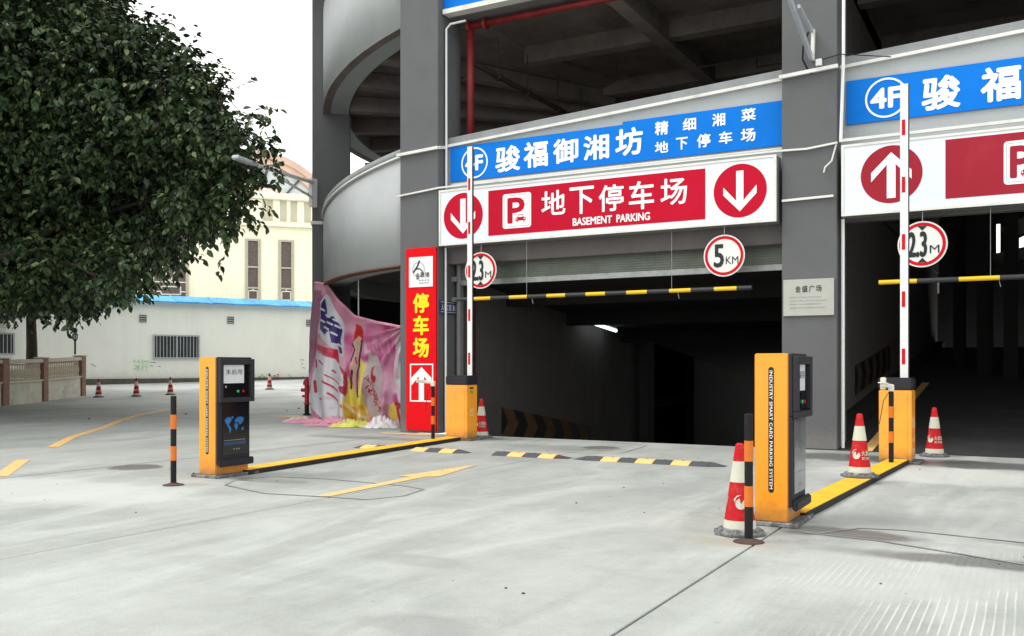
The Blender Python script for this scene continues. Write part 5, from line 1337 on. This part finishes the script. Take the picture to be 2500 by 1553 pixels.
# ================================================================== TREES
def leaf_verts(L):                        # folded, pointed leaf: 6 points, 4 faces
    w = L*.30
    return np.array([[0,0,0], [L*.35,w,.10*L], [L*.35,-w,.10*L], [L*.7,w*.75,.04*L], [L*.7,-w*.75,.04*L], [L,0,-.12*L], [L*.35,0,0], [L*.7,0,-.03*L]])
LF = np.array([[0,6,1],[0,2,6],[6,7,3],[6,3,1],[6,4,7],[6,2,4],[7,5,3],[7,4,5]])
def frames(d, nrm):
    d = d/np.linalg.norm(d, axis=1, keepdims=True); y = np.cross(nrm, d); y /= np.linalg.norm(y, axis=1, keepdims=True)+1e-9; z = np.cross(d, y)
    return np.stack([d, y, z], 2)
def tree(blobs, trunk, limbs, leaf, per_m2, label, cat, m_leaf, nparts, dens=1.0, seed=1):
    R_ = np.random.default_rng(seed)
    t = thing('leafy_tree', label, cat, trunk[0])
    MB().tube(trunk, [.24, .20, .17, .14][:len(trunk)], 10).build('trunk', M_BARK, t, smooth=True)
    for l_ in limbs: MB().tube(l_, [.10, .07, .04, .02][:len(l_)], 7).build('branch', M_BARK, t, smooth=True)
    P_, D_, TW = [], [], []
    for (c, r, flat) in blobs:
        c = np.array(c); n_ = int(per_m2*4*PI*r*r/9*dens)
        d = R_.normal(size=(n_, 3)); d /= np.linalg.norm(d, axis=1, keepdims=True)
        rad = r*(R_.uniform(.38, 1.0, n_)**.45)*(1+.16*np.sin(d[:,0]*7+c[0])*np.sin(d[:,1]*6+c[1])*np.sin(d[:,2]*8)+R_.normal(0, .045, n_))
        p = c+d*rad[:,None]*np.array([1,1,flat])
        nzv = np.sin(p[:,0]*1.9+1.3*np.sin(p[:,1]*1.3))+np.sin(p[:,1]*2.1+1.1*np.sin(p[:,2]*1.7))+np.sin(p[:,2]*2.4+1.2*np.sin(p[:,0]*1.5))
        keep = (p[:,2] > 1.6) & (nzv > R_.uniform(-2.2, -.1, n_))
        P_.append(p[keep]); D_.append(d[keep])
    P_ = np.concatenate(P_); D_ = np.concatenate(D_)
    # each seed is a twig with several leaves
    K = 9; n_ = len(P_)
    tw = D_*.7+R_.normal(0, .45, (n_, 3))+np.array([0,0,-.25]); tw /= np.linalg.norm(tw, axis=1, keepdims=True)
    k = np.tile(np.arange(K), n_); base = np.repeat(P_, K, 0)+np.repeat(tw, K, 0)*(k/K*.55)[:,None]
    az_ = R_.uniform(0, 2*PI, n_*K)
    side = np.stack([np.cos(az_), np.sin(az_), R_.uniform(-.7, .35, n_*K)], 1)
    d = np.repeat(tw, K, 0)*.55+side*.8; d[:,2] -= .35
    nr = R_.normal(0, .45, (n_*K, 3))+np.array([0,0,1.0])
    F_ = frames(d, nr); sc = R_.uniform(.65, 1.2, n_*K)
    lv = leaf_verts(leaf)
    V_ = np.einsum('nij,kj->nki', F_, lv)*sc[:,None,None]+base[:,None,:]
    # the leaves that show largest become parts of their own
    rel = base-np.array([0,0,1.3]); fw = -SN*rel[:,0]+CS*rel[:,1]; rt = CS*rel[:,0]+SN*rel[:,1]
    u_, w_ = rt/fw*2300+1250, 893-rel[:,2]/fw*2300
    vis = (u_ > 5) & (u_ < 760) & (w_ > 5) & (w_ < 800) & (fw > 5)
    area = np.abs(np.einsum('ni,ni->n', F_[:,:,2], rel/np.linalg.norm(rel, axis=1, keepdims=True)))*sc/fw
    order = np.argsort(-np.where(vis, area/fw**2, -1))[:nparts]
    mask = np.ones(n_*K, bool); mask[order] = False
    me = bpy.data.meshes.new('leaf'); me.from_pydata(lv.tolist(), [], LF.tolist()); me.materials.append(m_leaf)
    for i in order:
        o = bpy.data.objects.new('leaf', me); COL.objects.link(o); o.parent = t
        M4 = Matrix([list(F_[i][0]*sc[i])+[base[i][0]-trunk[0][0]], list(F_[i][1]*sc[i])+[base[i][1]-trunk[0][1]], list(F_[i][2]*sc[i])+[base[i][2]-trunk[0][2]], [0,0,0,1]])
        o.matrix_local = M4
    V2 = V_[mask].reshape(-1, 3)-np.array(trunk[0]); nL = mask.sum()
    F2 = (LF[None]+(np.arange(nL)*8)[:,None,None]).reshape(-1, 3)
    me2 = bpy.data.meshes.new('foliage'); me2.vertices.add(len(V2)); me2.vertices.foreach_set('co', V2.astype('f').ravel())
    me2.loops.add(F2.size); me2.loops.foreach_set('vertex_index', F2.astype('i').ravel())
    me2.polygons.add(len(F2)); me2.polygons.foreach_set('loop_start', np.arange(0, F2.size, 3, dtype='i')); me2.polygons.foreach_set('loop_total', np.full(len(F2), 3, 'i'))
    me2.update(calc_edges=True); me2.materials.append(m_leaf)
    o = bpy.data.objects.new('foliage', me2); COL.objects.link(o); o.parent = t; o['kind'] = 'stuff'
    tw_mb = MB()
    sel = R_.choice(n_, min(n_, 900), replace=False)
    for i in sel: tw_mb.tube([P_[i]-tw[i]*.5, P_[i]+tw[i]*.5], [.012, .004], 4, cap=False)
    tw_mb.build('twigs', M_BARK, t)['kind'] = 'stuff'
    print('leaves', n_*K)
def bl(px, py, rpx, z, flat=1.0): return (tuple(atz(px, py, z)), rpx/2300*z, flat)
near = [bl(100,160,240,22), bl(320,200,150,21), bl(225,60,85,21.5), bl(430,235,95,20.5), bl(350,85,22,20.6), bl(455,130,20,20.4), bl(545,300,105,20.2), bl(575,365,66,20), bl(635,400,30,19.6), bl(698,412,10,19.6), bl(575,470,62,20), bl(625,450,22,19.8),
        bl(645,500,14,19.8), bl(505,495,75,20), bl(545,553,22,19.8), bl(552,612,8,19.7), bl(592,560,9,19.7), bl(390,560,92,20.5), bl(435,635,18,20.2), bl(305,635,68,20.5), bl(255,690,26,20), bl(285,708,10,20), bl(190,640,110,21.5),
        bl(60,600,150,22), bl(100,380,260,23.5), bl(300,410,190,22), bl(430,400,150,21.5), bl(-150,300,300,23), bl(-180,560,200,23), bl(60,-120,210,22), bl(-150,40,260,22), bl(370,200,80,22.5),
        bl(200,500,220,26), bl(380,330,180,25), bl(10,150,230,26), bl(0,420,260,29)]
near += [(tuple(cw(x, z, h)), r, 1.0) for x, z, h, r in ((-13,27,8.6,3.3), (-15.5,22,8,3.4), (-17,27.5,7.8,3.8), (-16.5,17.5,8.2,3.0), (-13.5,31.5,8.2,2.5), (-15,33,7.5,3.2), (-15.5,25,10.5,3.2), (-20,23,8,3.6), (-11.4,28,6.8,2.2), (-14,29,6,3.0), (-14.5,24,5.2,2.4))]  # extra crown lobes, put in to shade the ground below
tb = cw(-13.6, 22.5)
def cwl(*a): p = cw(a[0], a[1], a[2]); return tuple(p)
tree(near, [(tb.x, tb.y, rise(tb.x, tb.y)-.1), cwl(-13.4, 22.4, 2.2), cwl(-12.8, 22.2, 4.2), cwl(-12.0, 22, 6.5)],
     [[cwl(-13.1, 22.3, 3.2), cwl(-11, 22.6, 4.6), cwl(-8.8, 22.4, 5.2), cwl(-7.2, 21.6, 5.2)], [cwl(-12.6, 22.1, 4.8), cwl(-10, 21.5, 6.2), cwl(-7.6, 20.8, 6.6), cwl(-5.6, 20, 5.6)],
      [cwl(-12.8, 22.2, 4.0), cwl(-11, 22.8, 5.5), cwl(-9, 23.5, 6.5), cwl(-7.4, 24, 7.4)], [cwl(-12.2, 22, 6.0), cwl(-11, 21.6, 8), cwl(-9.5, 21.4, 9.2), cwl(-8.4, 21.2, 9.8)],
      [cwl(-12.9, 22.1, 3.6), cwl(-11.2, 21.4, 3.9), cwl(-9.6, 20.8, 3.5), cwl(-8.4, 20.4, 2.9)]],
     .178, 165, 'huge dark glossy-leaved tree filling the upper left of the view', 'tree', M_LEAF, 300, 1.0, 5)
far_b = [bl(60,640,120,37), bl(160,690,70,36.5), bl(-40,640,130,37.5), bl(40,540,140,38), bl(200,640,70,37), bl(0,715,50,36), bl(120,735,34,36.3), bl(85,560,130,36), bl(290,610,90,38)]
tf = atz(77, 900, 37.2)
tree(far_b, [(tf.x, tf.y, rise(tf.x, tf.y)-.1), (tf.x+.02, tf.y, 2.0), (tf.x-.05, tf.y, 3.6), (tf.x, tf.y, 5.2)],
     [[(tf.x, tf.y, 3.2), (tf.x+1.2, tf.y+.6, 4.4), (tf.x+2.2, tf.y+1.0, 4.9)], [(tf.x, tf.y, 3.4), (tf.x-1.2, tf.y-.6, 4.8), (tf.x-1.6, tf.y-.9, 5.4)]],
     .24, 70, 'smaller dark tree with a bare trunk standing behind the balustrade', 'tree', M_LEAF2, 0, 1.0, 9)
gx = lambda x, z, h, r: (tuple(cw(x, z, h)), r, 1.0)  # three trees added at the left to block sky and sun
for (x, z), bs_, sd, lab in (((-21, 16), [gx(-20.5,15,7.5,4.2), gx(-23,18,8,4), gx(-19.5,19.5,9,3.2)], 21, 'unseen broad tree beyond the left edge, added for shade, nearest the viewer'),
                    ((-21, 25), [gx(-20.5,25,8,4.2), gx(-23,22,7.5,4), gx(-20,29,8.5,3.6)], 22, 'unseen broad tree beyond the left edge, added for shade, next to the balustrade'),
                    ((-21, 34), [gx(-20,33,7,3.2), gx(-22.5,36,7.5,3.6), gx(-19,37,7,2.4)], 23, 'broad tree added behind the far end of the balustrade to darken the yard')):
    q_ = cw(x, z); tree(bs_, [(q_.x, q_.y, -.1), (q_.x, q_.y, 2.5), (q_.x+.2, q_.y, 5), (q_.x+.2, q_.y, 8)],
         [[(q_.x, q_.y, 4), (q_.x+1.5, q_.y+1, 6), (q_.x+2.6, q_.y+1.5, 7.5)], [(q_.x, q_.y, 4.5), (q_.x-1.5, q_.y-1, 6.5), (q_.x-2.4, q_.y-1.5, 8)]],
         .32, 55, lab, 'tree', M_LEAF2, 0, 1.0, sd)
